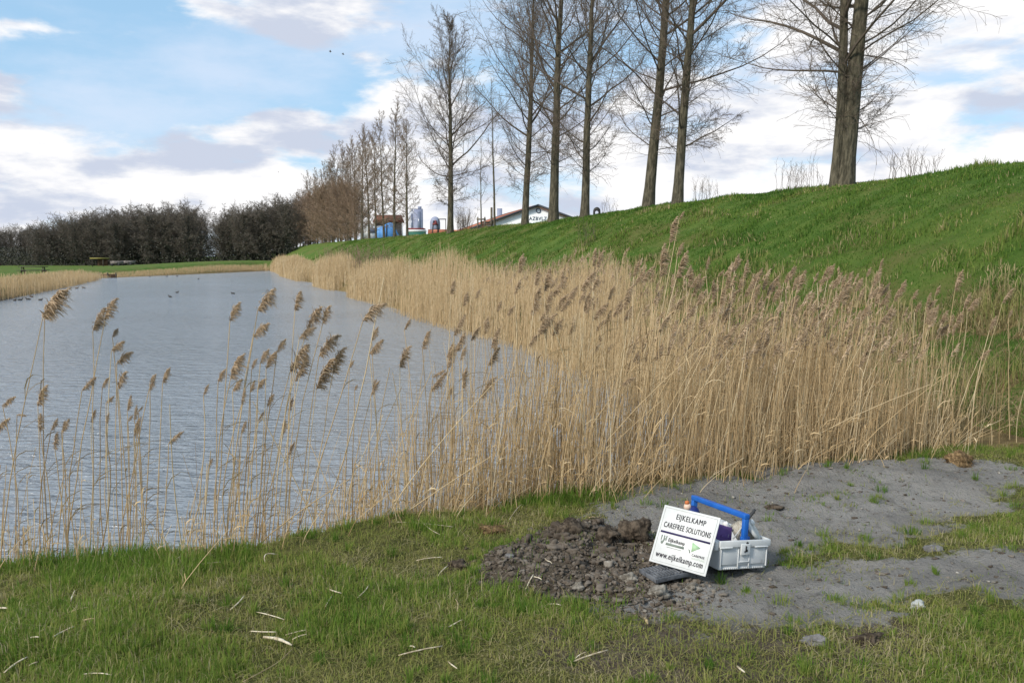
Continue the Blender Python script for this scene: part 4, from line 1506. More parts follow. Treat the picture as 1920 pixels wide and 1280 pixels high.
STRAWS = [
    (494, 1190, 547, 1211, .0085, 'thick whitish broken reed piece, the fattest on the grass'),
    (470, 1177, 518, 1184, .0038, 'thin reed piece just above the fat whitish one'),
    (535, 1185, 574, 1182, .0036, 'short level reed piece right of the fat whitish one'),
    (548, 1195, 575, 1193, .003, 'tiny reed chip right above the tip of the fat whitish piece'),
    (455, 1280, 548, 1215, .003, 'long thin dark stem slanting up to the fat whitish piece'),
    (366, 1063, 414, 1058, .0036, 'level pale reed piece near the water edge at centre left'),
    (318, 1066, 340, 1050, .003, 'short slanting reed piece at the water edge'),
    (432, 1142, 458, 1124, .0042, 'short pale reed piece slanting up in the mid grass'),
    (480, 1145, 533, 1163, .0035, 'reed piece slanting down right of the mid grass'),
    (8, 1264, 52, 1244, .005, 'pale reed piece in the bottom left corner'),
    (55, 1251, 72, 1249, .003, 'tiny chip right of the bottom left piece'),
    (98, 1209, 140, 1197, .0045, 'pale reed piece in the lower left grass'),
    (52, 1209, 74, 1212, .004, 'short reed chip near the left edge, lower grass'),
    (0, 1145, 14, 1152, .006, 'white reed chip at the left edge of the picture'),
    (133, 1130, 141, 1113, .005, 'short upright white chip in the left grass'),
    (112, 1160, 165, 1153, .0035, 'curved tan reed piece in the left grass'),
    (157, 1180, 178, 1183, .004, 'small tan chip in the left grass below the curved piece'),
    (747, 1228, 830, 1213, .0045, 'long pale reed piece with a side sliver, bottom centre'),
    (768, 1210, 778, 1217, .004, 'sliver touching the long bottom centre piece'),
    (840, 1237, 858, 1255, .004, 'short piece slanting down, right of the long bottom centre piece'),
    (1075, 1242, 1140, 1226, .005, 'pale reed piece on worn grass at bottom centre right'),
    (1078, 1236, 1100, 1228, .003, 'thin sliver behind the bottom centre right piece'),
    (670, 1118, 692, 1098, .0045, 'pale piece slanting up in the grass left of the heap'),
    (820, 1083, 840, 1064, .0045, 'short piece slanting up just left of the soil heap'),
    (780, 1049, 830, 1046, .0036, 'level pale piece in the grass left of the heap'),
    (612, 1100, 640, 1114, .005, 'pale flat chip in the grass at centre left'),
    (610, 1135, 622, 1120, .004, 'small slanting chip below the pale flat chip'),
    (640, 980, 850, 993, .0032, 'long straight stem lying along the foot of the reeds'),
    (790, 984, 825, 1008, .003, 'short stem crossing under the long straight stem'),
    (985, 1105, 1000, 1093, .004, 'bent white reed chip at the lower edge of the heap'),
    (1000, 1093, 1016, 1098, .004, 'right half of the bent white chip below the heap'),
    (1022, 1068, 1035, 1080, .0035, 'small splinter in the middle of the soil heap'),
    (1105, 988, 1126, 975, .009, 'reddish brown root piece between heap and grass'),
    (852, 1118, 857, 1150, .004, 'upright tan leaf scrap below the heap in the grass'),
    (840, 1175, 866, 1166, .004, 'flat pale scrap in the worn grass at the centre'),
    (1208, 1170, 1214, 1188, .008, 'short grey brown stub on the worn sand below the heap'),
    (150, 1270, 210, 1278, .0035, 'thin piece along the bottom edge at the left'),
    (1382, 1262, 1396, 1280, .006, 'pale stub at the bottom edge right of centre'),
    (955, 970, 978, 947, .003, 'stem end poking out of the reed foot into the grass'),
    (1030, 1130, 1052, 1137, .0032, 'thin pale sliver in the worn grass below the heap'),
]
for k, (a, b, c, d, r, lab) in enumerate(STRAWS):
    straw(a, b, c, d, r, lab, 'straw2' if ('tan' in lab or 'dark' in lab or 'brown' in lab or 'root' in lab) else 'straw', .05 if k % 3 == 0 else (-.06 if k % 3 == 1 else .02), .012 + r)
# the arched white leaf at the bank
straw(497, 1058, 520, 1047, .0042, 'arched white leaf curl standing on the bank grass', 'straw', .35, .02)

# ------------------------------------------------------------------ crate, sign, tray
M['white_plastic'] = m_noise('grey_white_plastic', (.50, .52, .53), (.60, .61, .61), 14, .45, 0, spec=.4)
M['rim_plastic'] = m_noise('rim_plastic', (.56, .58, .58), (.66, .66, .65), 18, .45, 0, spec=.4)
M['blue_plastic'] = m_noise('blue_plastic', (.008, .095, .40), (.012, .12, .47), 20, .38, 0, spec=.45)
M['purple'] = m_noise('purple_plastic', (.105, .06, .20), (.13, .075, .235), 20, .5)
M['black'] = mat('black_plastic', color=(.02, .02, .022), rough=.5)
M['paper'] = m_noise('white_paper', (.68, .68, .66), (.78, .78, .76), 20, .8)
M['tan'] = m_noise('tan_webbing', (.28, .25, .20), (.48, .45, .38), 40, .8, .002, stretch=(1, 1, 8))
M['lidgrey'] = m_noise('lid_plastic', (.50, .51, .50), (.62, .62, .60), 18, .5)
M['tray'] = m_noise('dark_grey_rubber', (.075, .08, .088), (.15, .155, .165), 24, .55, spec=.4)
M['sign_white'] = m_noise('dirty_white_board', (.56, .56, .545), (.64, .64, .625), 7, .4, 0, spec=.4, lo=.25, hi=.5)
def f_dirty(c1, c2, dirt, amount):
    def fn(T, b):
        o_ = objc(T)
        n = T.noise(o_, 9, 5, .6)
        c = T.mix(T.sm(n, .35, .65), c1, c2)
        sp = T.noise(o_, 60, 6, .7)
        lg = T.noise(T.mapping(o_, (1, 1, .5)), 14, 6, .7)
        f = T.m('MAXIMUM', T.sm(sp, .64, .74, 0, amount), T.sm(lg, .56, .78, 0, amount * .7))
        T.put(b.inputs['Base Color'], T.mix(f, c, dirt))
        T.put(b.inputs['Roughness'], T.m('ADD', .42, T.m('MULTIPLY', f, .5)))
    return fn


M['sign_white'] = mat('dirty_white_board', f_dirty((.55, .55, .535), (.64, .64, .625), (.33, .30, .25), .6), spec=.4)
M['white_plastic'] = mat('grey_white_plastic', f_dirty((.50, .52, .53), (.60, .61, .61), (.30, .27, .23), .8), spec=.4)
M['rim_plastic'] = mat('rim_plastic', f_dirty((.56, .58, .58), (.66, .66, .65), (.32, .29, .25), .6), spec=.4)
M['blue_plastic'] = mat('blue_plastic', f_dirty((.008, .095, .40), (.014, .13, .48), (.10, .13, .22), .5), spec=.45)
M['ink'] = mat('black_ink', color=(.022, .02, .028), rough=.6)
M['navy'] = mat('navy_ink', color=(.035, .025, .085), rough=.6)
M['greyink'] = mat('grey_green_ink', color=(.20, .23, .19), rough=.6)
M['greenink'] = mat('pale_green_ink', color=(.38, .55, .33), rough=.6)
M['paleink'] = mat('pale_grey_green_ink', color=(.50, .56, .47), rough=.6)
M['orange'] = mat('orange_plastic', color=(.55, .16, .05), rough=.5)
M['skin_pink'] = mat('cream_plastic', color=(.70, .50, .38), rough=.5)
M['navy_plastic'] = mat('navy_plastic', color=(.015, .03, .16), rough=.45)
M['rod'] = mat('dark_grey_rubber_grip', color=(.045, .045, .045), rough=.6)


def rodr(r):
    return np.array(Matrix.Rotation(np.linalg.norm(r), 3, Vector(r)))


BR = rodr([-5.75e-02, 8.11e-02, 3.954e-01])
BT = np.array([1.1796, 4.4035, .0005])
BW, BL, BH = .302, .474, .157
BM = Matrix(BR.tolist()).to_4x4()
BM.translation = Vector(BT.tolist())


def in_box(o, loc=(0, 0, 0)):
    o.matrix_world = BM @ Matrix.Translation(loc)
    return o


def crate():
    t = thing('tool_crate', 'light grey open plastic crate with a blue carrying handle on the sand', 'crate')
    t.matrix_world = BM
    w, L, h, th = BW, BL, BH, .006
    tp = .955                                    # walls taper to the foot
    mb = MB()
    mb.box((0, L / 2, .012), (w * tp, L * tp, .012))

    def wall(p0, p1, q0, q1):                    # lower edge p0-p1, upper edge q0-q1, given thickness inwards
        c = np.array([0, L / 2, h / 2])
        pts = np.array([p0, p1, q1, q0], float)
        n = np.cross(pts[1] - pts[0], pts[3] - pts[0])
        n /= np.linalg.norm(n)
        if n @ (pts.mean(0) - c) > 0:
            n = -n
        V = np.r_[pts, pts + n * th]
        i = np.arange(4)
        j = (i + 1) % 4
        mb.add(V, [np.r_[np.c_[i, j, j + 4, i + 4], [[3, 2, 1, 0]], [[4, 5, 6, 7]]]])
    xl, xu = w / 2 * tp, w / 2 - .001
    ylo, yhi = L * (1 - tp) / 2, L - L * (1 - tp) / 2
    z0, z1 = .006, h - .028
    wall((-xl, ylo, z0), (xl, ylo, z0), (-xu, .001, z1), (xu, .001, z1))
    wall((-xl, yhi, z0), (xl, yhi, z0), (-xu, L - .001, z1), (xu, L - .001, z1))
    wall((-xl, ylo, z0), (-xl, yhi, z0), (-xu, .001, z1), (-xu, L - .001, z1))
    wall((xl, ylo, z0), (xl, yhi, z0), (xu, .001, z1), (xu, L - .001, z1))
    # raised panels and ribs on the front
    for x0, x1 in ((-.137, -.035), (.035, .137)):
        mb.box(((x0 + x1) / 2, .0035, .072), (x1 - x0, .005, .080))
    mb.box((0, .003, .068), (.062, .006, .072))
    for x in (-.142, -.034, .034, .142):
        mb.box((x, .001, .068), (.005, .010, .098))
    mb.box((0, -.002, .046), (.064, .008, .006))
    mb.build('body', M['white_plastic'], t, bevel=.0025)
    rb = MB()
    r0 = h - .033
    rb.box((0, -.004, h - .016), (w + .014, .012, .034))
    rb.box((0, L + .004, h - .016), (w + .014, .012, .034))
    rb.box((-w / 2 - .003, L / 2, h - .016), (.012, L - .006, .034))
    rb.box((w / 2 + .003, L / 2, h - .016), (.012, L - .006, .034))
    rb.box((-.118, -.010, h - .034), (.078, .008, .008))
    rb.box((.10, -.010, h - .034), (.085, .008, .006))
    rb.box((0, -.009, h - .045), (.058, .010, .058))
    rb.build('rim', M['rim_plastic'], t, bevel=.003)
    lg = MB()
    lg.box((-w / 2 - .016, .030, h - .026), (.026, .060, .050))
    lg.build('grip_lug', M['rim_plastic'], t, bevel=.008)
    hd = MB()
    zt = h + .1295
    hd.box((.003, .010, h + .048), (.030, .024, .122))
    hd.box((.003, L - .010, h + .048), (.030, .024, .122))
    hd.box((.003, L / 2, zt - .010), (.033, L + .006, .026))
    hd.box((.012, .016, h + .004), (.052, .018, .022))
    o = hd.build('handle', M['blue_plastic'], t, bevel=.004)
    la = MB()
    la.box((0, -.015, h - .042), (.007, .004, .030))
    la.box((.007, -.0148, h - .050), (.006, .004, .010))
    la.box((-.0065, -.0148, h - .056), (.006, .004, .008))
    la.build('latch', M['black'], t)
    ho = MB()
    a = np.linspace(0, 2 * np.pi, 18, endpoint=False)
    ho.prism(np.c_[.009 + .0065 * np.cos(a), h - .013 + .0065 * np.sin(a)], -.0125, -.009)
    ho.build('screw_plug', M['black'], t)
    fo = MB()
    fo.box((0, .012, .012), (w * .945, .012, .010))
    for k in range(22):
        fo.box((-.125 + k * .0119, .0055, .0125), (.004, .004, .009))
    fo.build('foot_strip', M['rim_plastic'], t)


crate()


def contents():
    mb = MB()
    mb.prism([(-.140, .02), (-.018, .02), (-.018, .200), (-.05, .207), (-.10, .222), (-.140, .236)], 0, .014)
    mb.box((-.082, -.003, .160), (.012, .008, .010))
    in_box(tag(mb.build('folder', M['purple'], bevel=.002), 'purple plastic folder standing upright in the crate', 'folder'), (0, .085, 0))
    mb = MB()
    rng = np.random.default_rng(2)
    mb.prism([(-.13, .02), (-.02, .02), (-.02, .222), (-.06, .236), (-.13, .252)], 0, .004)
    mb.prism([(-.11, .02), (-.03, .02), (-.03, .214), (-.07, .238), (-.11, .246)], .008, .011)
    in_box(tag(mb.build('paper_sheets', M['paper']), 'white paper sheets sticking up behind the purple folder', 'paper'), (0, .125, 0))
    V, F = lump(rng, IC3, (.020, .016, .028), .95)
    cr = mesh('plastic_bag', V, [F], M['paper'], None, False)
    in_box(tag(cr, 'crumpled white plastic bag left of the near handle post', 'bag'), (-.030, .11, .190))
    # reel with white lid, leaning to the right
    t = thing('reel', 'round tan reel with a grey white lid leaning out of the crate', 'reel')
    ax = np.array([.70, -.60, .72])
    Fm = frame(ax, [0, 1, 0])
    m4 = Matrix(Fm.tolist()).to_4x4()
    m4.translation = Vector((.088, .075, .203))
    t.matrix_world = BM @ m4
    mb = MB()
    kk = np.linspace(-.085, -.004, 14)
    mb.tube(np.c_[kk * 0, kk * 0, kk], .056 + .0035 * (np.arange(14) % 2), 36)
    mb.build('spool', M['tan'], t, False)
    mb = MB()
    zz = np.array([-.004, 0, .010, .014, .015])
    mb.tube(np.c_[zz * 0, zz * 0, zz], [.073, .076, .076, .072, .05], 40)
    mb.build('lid', M['lidgrey'], t, False)
    mb = MB()
    zz = np.array([.014, .030, .034])
    mb.tube(np.c_[zz * 0 - .0, zz * 0 + .02, zz], [.017, .016, .012], 16)
    mb.build('knob', M['paper'], t, False)
    t = thing('hand_tool', 'dark grip of a hand tool poking up behind the near handle post', 'tool')
    t.matrix_world = BM @ Matrix.Translation((.028, .06, .215))
    d = np.array([.62, .10, .62])
    mb = MB()
    q = np.linspace(0, .115, 7)
    mb.tube(q[:, None] * d / np.linalg.norm(d), [.006, .0075, .008, .0078, .0082, .0085, .006], 12)
    mb.build('grip', M['rod'], t, True)
    mb = MB()
    mb.tube([(-.09 * .7, -.01, -.09 * .7), (0, 0, 0)], .003, 8)
    mb.build('shaft', M['lidgrey'], t, True)
    # small bottle behind the sign
    t = thing('bottle', 'small navy bottle with cream and orange cap showing above the sign', 'bottle')
    t.matrix_world = BM @ Matrix.Translation((-.055, .40, .16))
    prof = [(0, .045), (.03, .046), (.055, .044), (.075, .034), (.085, .02)]
    mb = MB()
    mb.tube([(0, 0, a) for a, b in prof], [b for a, b in prof], 20)
    mb.build('body', M['navy_plastic'], t, True)
    mb = MB()
    mb.tube([(-.028, 0, .070), (-.032, 0, .088), (-.034, 0, .098)], [.022, .020, .014], 16)
    mb.build('collar', M['skin_pink'], t, True)
    mb = MB()
    mb.tube([(-.034, 0, .098), (-.036, 0, .110), (-.037, 0, .114)], [.013, .012, .008], 14)
    mb.build('cap', M['orange'], t, True)


contents()


def text_mesh(s, size, sx, mat_, name, parent, x, z, y=-.0012, align='LEFT', width=None, bold=.0, shear=0.0):
    cu = bpy.data.curves.new(name, 'FONT')
    cu.body = s
    cu.size = 1.0
    cu.align_x = align
    cu.shear = shear
    cu.space_character = 1.12
    tmp = bpy.data.objects.new('tmp', cu)
    COL.objects.link(tmp)
    bpy.context.view_layer.update()
    dg = bpy.context.evaluated_depsgraph_get()
    me = bpy.data.meshes.new_from_object(tmp.evaluated_get(dg))
    bpy.data.objects.remove(tmp)
    n = len(me.vertices)
    co = np.zeros(n * 3, np.float32)
    me.vertices.foreach_get('co', co)
    co = co.reshape(-1, 3)
    if width:
        sx = width / (co[:, 0].max() - co[:, 0].min())
        x0 = co[:, 0].min() if align == 'LEFT' else 0
        co[:, 0] = (co[:, 0] - x0) * sx
    else:
        co[:, 0] *= size * sx
    out = np.c_[co[:, 0], np.zeros(n), co[:, 1] * size]
    mb = MB()
    fs = {}
    for p in me.polygons:
        fs.setdefault(len(p.vertices), []).append(p.vertices[:])
    for q in range(5 if bold else 1):            # heavier strokes: shifted layers a hair apart in depth
        th = q * 1.2566
        mb.add(out + np.array([math.cos(th) * bold * size * (1 if bold else 0), -.00008 * q, math.sin(th) * bold * size * .8]), [np.array(v) for v in fs.values()])
    bpy.data.meshes.remove(me)
    o = mb.build(name, mat_, parent)
    o.location = (x, y, z)
    return o


def sign():
    R_ = rodr([-.4743, .218, -.5474])
    w, h = .3045, .3019
    t = thing('sign_board', 'white advertising board with black lettering leaning against the crate', 'sign')
    m4 = Matrix(R_.tolist()).to_4x4()
    m4.translation = Vector((.829, 4.3383, .0347))
    t.matrix_world = m4
    mb = MB()
    mb.box((0, .003, h / 2), (w, .006, h))
    mb.build('board', M['sign_white'], t, bevel=.0015)
    bd = MB()
    e = .0115
    for c, s_ in (((0, -.0004, e), (w - 2 * e, .0008, .0011)), ((0, -.0004, h - e), (w - 2 * e, .0008, .0011)),
                  ((-w / 2 + e, -.0004, h / 2), (.0011, .0008, h - 2 * e + .001)), ((w / 2 - e, -.0004, h / 2), (.0011, .0008, h - 2 * e + .001))):
        bd.box(c, s_)
    bd.build('border_line', M['greyink'], t)
    # rows measured on the board: fraction of height from the top
    Z = lambda f: h * (1 - f)
    X = lambda f: -w / 2 + w * f
    text_mesh('EIJKELKAMP', .040, 1, M['ink'], 'lettering', t, X(.265), Z(.200), width=.158, bold=.021)
    text_mesh('CAREFREE SOLUTIONS', .040, 1, M['ink'], 'lettering', t, X(.085), Z(.372), width=.252, bold=.021)
    st = MB()
    st.box((0, -.0005, Z(.455)), (w * .88, .001, .0105))
    st.build('stripe', M['navy'], t)
    lg = MB()                                     # twisted auger mark of the left logo
    x0, z0 = X(.095), Z(.52)
    for dx in (0.0, .014, .026):
        lg.prism([(x0 + dx, z0 + .002), (x0 + dx + .007, z0 + .002), (x0 + dx + .005, z0 - .026), (x0 + dx + .001, z0 - .022)], -.001, 0)
    lg.prism([(x0 + .003, z0 - .026), (x0 + .010, z0 - .030), (x0 + .020, z0 - .012), (x0 + .026, z0 - .012), (x0 + .014, z0 - .044), (x0 + .006, z0 - .040)], -.0012, 0)
    lg.build('emblem', M['greyink'], t)
    text_mesh('Eijkelkamp', .026, 1, M['ink'], 'lettering', t, X(.235), Z(.598), width=.088, bold=.03)
    b2 = MB()
    b2.prism([(X(.205), Z(.625)), (X(.53), Z(.625)), (X(.53), Z(.665)), (X(.205), Z(.665))], -.001, 0)
    b2.prism([(X(.235), Z(.690)), (X(.50), Z(.690)), (X(.50), Z(.698)), (X(.235), Z(.698))], -.001, 0)
    b2.build('logo_bar', M['greyink'], t)
    g = MB()
    g.prism([(X(.645), Z(.505)), (X(.805), Z(.575)), (X(.665), Z(.675))], -.001, 0)
    g.build('arrow_mark', M['greenink'], t)
    g = MB()
    g.prism([(X(.602), Z(.632)), (X(.635), Z(.645)), (X(.655), Z(.692)), (X(.64), Z(.70))], -.001, 0)
    g.build('arrow_shadow_mark', M['greyink'], t)
    text_mesh('CAREFREE', .016, 1, M['ink'], 'lettering', t, X(.690), Z(.735), width=.066, bold=.03)
    text_mesh('SOLUTIONS', .015, 1, M['paleink'], 'lettering', t, X(.690), Z(.785), width=.070, bold=.02)
    text_mesh('www.eijkelkamp.com', .042, 1, M['ink'], 'lettering', t, X(.085), Z(.888), width=.252, bold=.021)


sign()


def tray():
    A, B, C = G(1199, 1067, .012), G(1231, 1087, .012), G(1290, 1074, .012)
    u = (A - B)
    v = (C - B)
    lu, lv = np.linalg.norm(u), np.linalg.norm(v)
    u, v = u / lu, v / lv
    mb = MB()

    def quad(a0, a1, b0, b1, z0, z1):
        pts = [B + u * a + v * b for a, b in ((a0, b0), (a1, b0), (a1, b1), (a0, b1))]
        V = np.array([(p[0], p[1], z) for z in (z0, z1) for p in pts])
        mb.add(V, [np.array([(0, 1, 5, 4), (1, 2, 6, 5), (2, 3, 7, 6), (3, 0, 4, 7), (3, 2, 1, 0), (4, 5, 6, 7)])])
    lu = max(lu, .10)
    lv = lv * 1.15
    quad(0, lu, 0, lv, .002, .008)
    quad(-.004, 0, 0, lv, -.010, .012)
    quad(0, lu, -.004, 0, -.010, .012)
    for k in range(11):
        b = .012 + k * (lv - .02) / 10.5
        quad(.012, lu * .48, b, b + .006, .008, .016)
        quad(lu * .54, lu - .01, b, b + .006, .008, .016)
    o = mb.build('ribbed_tray', M['tray'], bevel=.0015)
    o.location.z = .006
    tag(o, 'dark grey ribbed plastic tray half under the sign on the soil', 'tray')


tray()

# ------------------------------------------------------------------ behind the dike
ZB = 3.25
M['hall_white'] = m_noise('white_render_wall', (.84, .85, .84), (.92, .92, .91), .6, .8)
M['tile'] = m_noise('orange_roof_tiles', (.36, .12, .065), (.48, .18, .10), 3, .85, stretch=(1, 1, 1))
M['slate'] = mat('dark_trim', color=(.06, .065, .08), rough=.7)
M['bluegrey'] = mat('blue_lettering', color=(.05, .06, .11), rough=.6)
M['blue_canvas'] = m_noise('blue_canvas', (.09, .27, .62), (.16, .38, .72), 1.2, .6, stretch=(1, 1, .2))
M['redroof'] = m_noise('red_brown_roof', (.16, .06, .04), (.25, .10, .065), 2, .85)
M['post_wood'] = m_noise('weathered_wood', (.09, .075, .058), (.20, .17, .13), 6, .9)
M['tower_dark'] = m_noise('hazy_blue_grey_tower', (.24, .26, .36), (.30, .32, .42), .4, .8)  # distance haze put into the blue grey colour, no air is built
M['tower_pale'] = m_noise('hazy_pale_tower', (.46, .47, .52), (.54, .55, .60), .3, .8)  # same far haze mixed into the paler tower colour
M['glass'] = mat('dark_glass', color=(.16, .18, .25), rough=.2, spec=.5)
M['green_paint'] = mat('green_paint', color=(.03, .13, .09), rough=.6)
M['white_paint'] = mat('white_paint', color=(.72, .73, .73), rough=.5)
M['red_paint'] = mat('red_paint', color=(.26, .06, .06), rough=.5)
M['dark_metal'] = mat('dark_metal', color=(.04, .038, .036), rough=.6)
M['yellow'] = mat('yellow_roof_sheet', color=(.22, .19, .05), rough=.6)
M['brown_board'] = m_noise('brown_boards', (.09, .05, .032), (.17, .095, .06), 4, .85)
M['greyboard'] = m_noise('grey_boards', (.13, .115, .105), (.24, .21, .19), 3, .85)
M['dark_wood'] = m_noise('dark_table_wood', (.05, .042, .034), (.11, .095, .075), 8, .9)
M['brick'] = m_noise('brick_house_wall', (.26, .16, .13), (.36, .24, .20), 2, .9)


def hall():
    A = at(1008, 384, 112.0)
    dx, dy = -4.2, 23.5
    yaw = math.atan2(-dx, dy)
    zb = ZB - .2
    t = thing('gabled_hall', 'white gabled hall with orange roof and round emblem behind the dike', 'building', (A[0], A[1], zb), yaw)
    ht = A[2] - zb
    hw, L, pit = 8.0, 24.0, .345
    ez = ht - hw * pit
    mb = MB()
    mb.prism([(-hw, 0), (hw, 0), (hw, ez - .12), (0, ht - .12), (-hw, ez - .12)], 0, L)
    mb.build('wall', M['hall_white'], t)
    for sx in (-1, 1):
        rf = MB()
        rf.prism([(0, ht - .11), (sx * (hw + .5), ez - .11 - .5 * pit), (sx * (hw + .5), ez - .5 * pit + .05), (0, ht + .05)], -.35, L + .3)
        rf.build('roof', M['tile'], t)
    tr = MB()
    for sx in (-1, 1):
        tr.prism([(0, ht + .07), (0, ht - .18), (sx * (hw + .5), ez - .5 * pit - .18), (sx * (hw + .5), ez - .5 * pit + .07)], -.42, -.352)
    tr.build('verge_trim', M['slate'], t)
    a = np.linspace(0, 2 * np.pi, 33)
    e = MB()
    cz = ht - .72
    e.tube(np.c_[.10 + .27 * np.cos(a), 0 * a - .03, cz + .27 * np.sin(a)], .052, 8, cap=False)
    e.build('emblem', M['bluegrey'], t)
    text_mesh('AZBVLZ', .62, 1, M['bluegrey'], 'lettering', t, -1.08, ht - 1.92, y=-.02, width=2.25, bold=.02)


hall()


def at_b(px, Y, z=None):
    x = (px - 960) / FPX * Y
    return (x, Y, ZB if z is None else z)


def zpx(py, Y):
    return float(at(960, py, Y)[2])


def backdrop():
    Y = 118
    t = thing('canvas_tent', 'bright blue canvas tent behind the far trunks on the dike', 'tent', at_b(733, Y, ZB), .15)
    mb = MB()
    w = FPX / Y
    zt = zpx(417, Y) - ZB
    mb.prism([(-1.9, 0), (-1.65, zt * .72), (-.1, zt * 1.0), (.35, zt * .96), (1.75, 0)], 0, 2.4)
    mb.build('canvas', M['blue_canvas'], t)
    mb = MB()
    for x in (-.55, .95):
        mb.tube([(x, -.06, 0), (x * .8, -.06, zt * (.92 if x < 0 else .5))], .06, 6)
    mb.build('pole', M['dark_metal'], t)
    Y = 127
    t = thing('hut', 'low hut with a red brown roof behind the blue canvas', 'hut', at_b(731, Y, ZB), .1)
    zt = zpx(403, Y) - ZB
    ze = zpx(416, Y) - ZB
    mb = MB()
    mb.box((0, 0, ze / 2), (3.6, 3, ze))
    mb.build('wall', M['greyboard'], t)
    mb = MB()
    V = [(-2.2, -1.9, ze - .1), (2.2, -1.9, ze - .1), (2.2, 1.9, ze - .1), (-2.2, 1.9, ze - .1), (-1.8, 0, zt), (1.8, 0, zt)]
    mb.add(V, [np.array([(0, 1, 5, 4), (2, 3, 4, 5), (3, 2, 1, 0)]), np.array([(1, 2, 5), (3, 0, 4)])])
    mb.build('roof', M['redroof'], t)
    mb = MB()
    for x in (-1.95, -.6, .6, 1.95):
        mb.box((x, -1.75, ze / 2 - .06), (.12, .12, ze - .1))
    mb.build('post', M['white_paint'], t)
    # van
    Y = 121
    t = thing('van', 'white van parked at the left of the blue canvas', 'van', at_b(699, Y, ZB), .5)
    zt = zpx(424, Y) - ZB
    mb = MB()
    mb.prism([(-1.1, .35), (1.1, .35), (1.1, zt * .62), (.95, zt * .94), (.75, zt), (-1.1, zt)], -1.6, 1.6)
    mb.build('body', M['white_paint'], t)
    mb = MB()
    mb.prism([(-.95, zt * .60), (.85, zt * .60), (.72, zt * .88), (-.95, zt * .88)], -1.63, -1.601)
    mb.build('window', M['glass'], t)
    for x in (-.7, .7):
        mb = MB()
        mb.tube([(x, -1.62, .34), (x, -1.4, .34)], .34, 16)
        mb.build('wheel', M['black'], t)
    # low pavilion
    Y = 142
    t = thing('pavilion', 'low white and green pavilion with a red stripe under the tower', 'pavilion', at_b(783, Y, ZB), 0)
    z1, z2, z3, z4 = [zpx(p, Y) - ZB for p in (439, 435, 431, 428)]
    for nm, a, b, m_, ww in (('base', 0, z2, 'green_paint', 2.7), ('wall', z2, z3, 'white_paint', 2.8), ('stripe', z3, z4, 'red_paint', 2.5)):
        mb = MB()
        mb.box((0, 0, (a + b) / 2), (ww, 2.4, b - a))
        mb.build(nm, M[m_], t)
    # towers far away
    Y = 420
    for px, pw, pt, m_, lab in ((786, 17, 392, 'tower_dark', 'blue grey tower block far beyond the dike'), (773, 10, 396, 'tower_pale', 'paler narrow tower block left of the blue grey one')):
        t = thing('tower_block', lab, 'tower', at_b(px, Y, 2), .1)
        zt = zpx(pt, Y) - 2
        ww = pw / FPX * Y
        mb = MB()
        mb.box((0, 0, zt / 2), (ww, ww, zt))
        mb.box((ww * .15, 0, zt + .6), (ww * .4, ww * .4, 1.2))
        mb.build('wall', M[m_], t)
        wn = MB()
        wn.box((ww * .08, -ww / 2 - .04, zt * .66), (ww * .34, .08, zt * .56))
        wn.build('glazed_strip', M['glass'], t)
    Y = 300
    t = thing('dome_building', 'pale dome roofed building in the distance behind the swing frame', 'building', at_b(817, Y, 2), 0)
    zt = zpx(406, Y) - 2
    mb = MB()
    a = np.linspace(0, np.pi / 2, 8)
    mb.tube(np.r_[[(0, 0, 0)], np.c_[0 * a, 0 * a, zt - 2.2 + 2.2 * np.sin(a)]], np.r_[1.7, 1.7 * np.cos(a) + .01], 20)
    mb.build('dome', M['tower_dark'], t, True)
    Y = 210
    o = MB().box((0, 0, (zpx(391, Y) - 2) / 2), (1.2, 1.2, zpx(391, Y) - 2)).build('chimney_stack', M['tower_dark'])
    o.location = at_b(937, Y, 2)
    tag(o, 'pale blue grey chimney stack left of the white hall', 'chimney')
    # orange roofed low sheds
    for px0, px1, pt, lab in ((804, 846, 430, 'low shed with an orange tiled roof left of the big oval tree'), (850, 884, 431, 'second low orange roof right of the big oval tree')):
        Y = 88
        t = thing('low_shed', lab, 'shed', at_b((px0 + px1) / 2, Y, ZB), .05)
        ww = (px1 - px0) / FPX * Y
        zt = zpx(pt, Y) - ZB
        mb = MB()
        mb.box((0, 0, zt * .3), (ww * .95, 1.5, zt * .6))
        mb.build('wall', M['brown_board'], t)
        mb = MB()
        mb.prism([(-1.0, zt * .55), (1.0, zt * .55), (.0, zt)], -ww / 2, ww / 2)
        V, F, A = mb.arrays()
        V = np.c_[V[:, 1], V[:, 0], V[:, 2]]
        mesh('roof', V, [f[:, ::-1] for f in F], M['tile'], t)
    # swing frame with a red play figure
    Y = 80
    t = thing('swing_frame', 'dark metal swing frame beyond the crest', 'swing frame', at_b(830, Y, ZB), 0)
    zt = zpx(411, Y) - ZB
    mb = MB()
    for sx in (-.3, .32):
        mb.tube([(sx, 0, -.2), (sx, 0, zt)], .035, 6)
    mb.build('post', M['dark_metal'], t)
    mb = MB()
    mb.tube([(-.34, 0, zt), (.36, 0, zt)], .04, 6)
    mb.build('crossbar', M['dark_metal'], t)
    t = thing('climbing_frame', 'small red topped climbing frame left of the swing frame', 'climbing frame', at_b(817, Y, ZB), .3)
    zt = zpx(412, Y) - ZB
    mb = MB()
    for x, y in ((-.22, -.2), (.22, -.2), (-.22, .2), (.22, .2)):
        mb.tube([(x * 1.5, y, -.2), (x * .6, y * .6, zt * .95)], .03, 6)
    for k in (.3, .5, .7):
        mb.tube([(-.3 + k * .12, -.2, zt * k), (.3 - k * .12, -.2, zt * k)], .022, 6)
    mb.build('ladder', M['dark_metal'], t)
    mb = MB()
    V = [(-.25, -.22, zt * .72), (.25, -.22, zt * .72), (.25, .22, zt * .72), (-.25, .22, zt * .72), (0, 0, zt)]
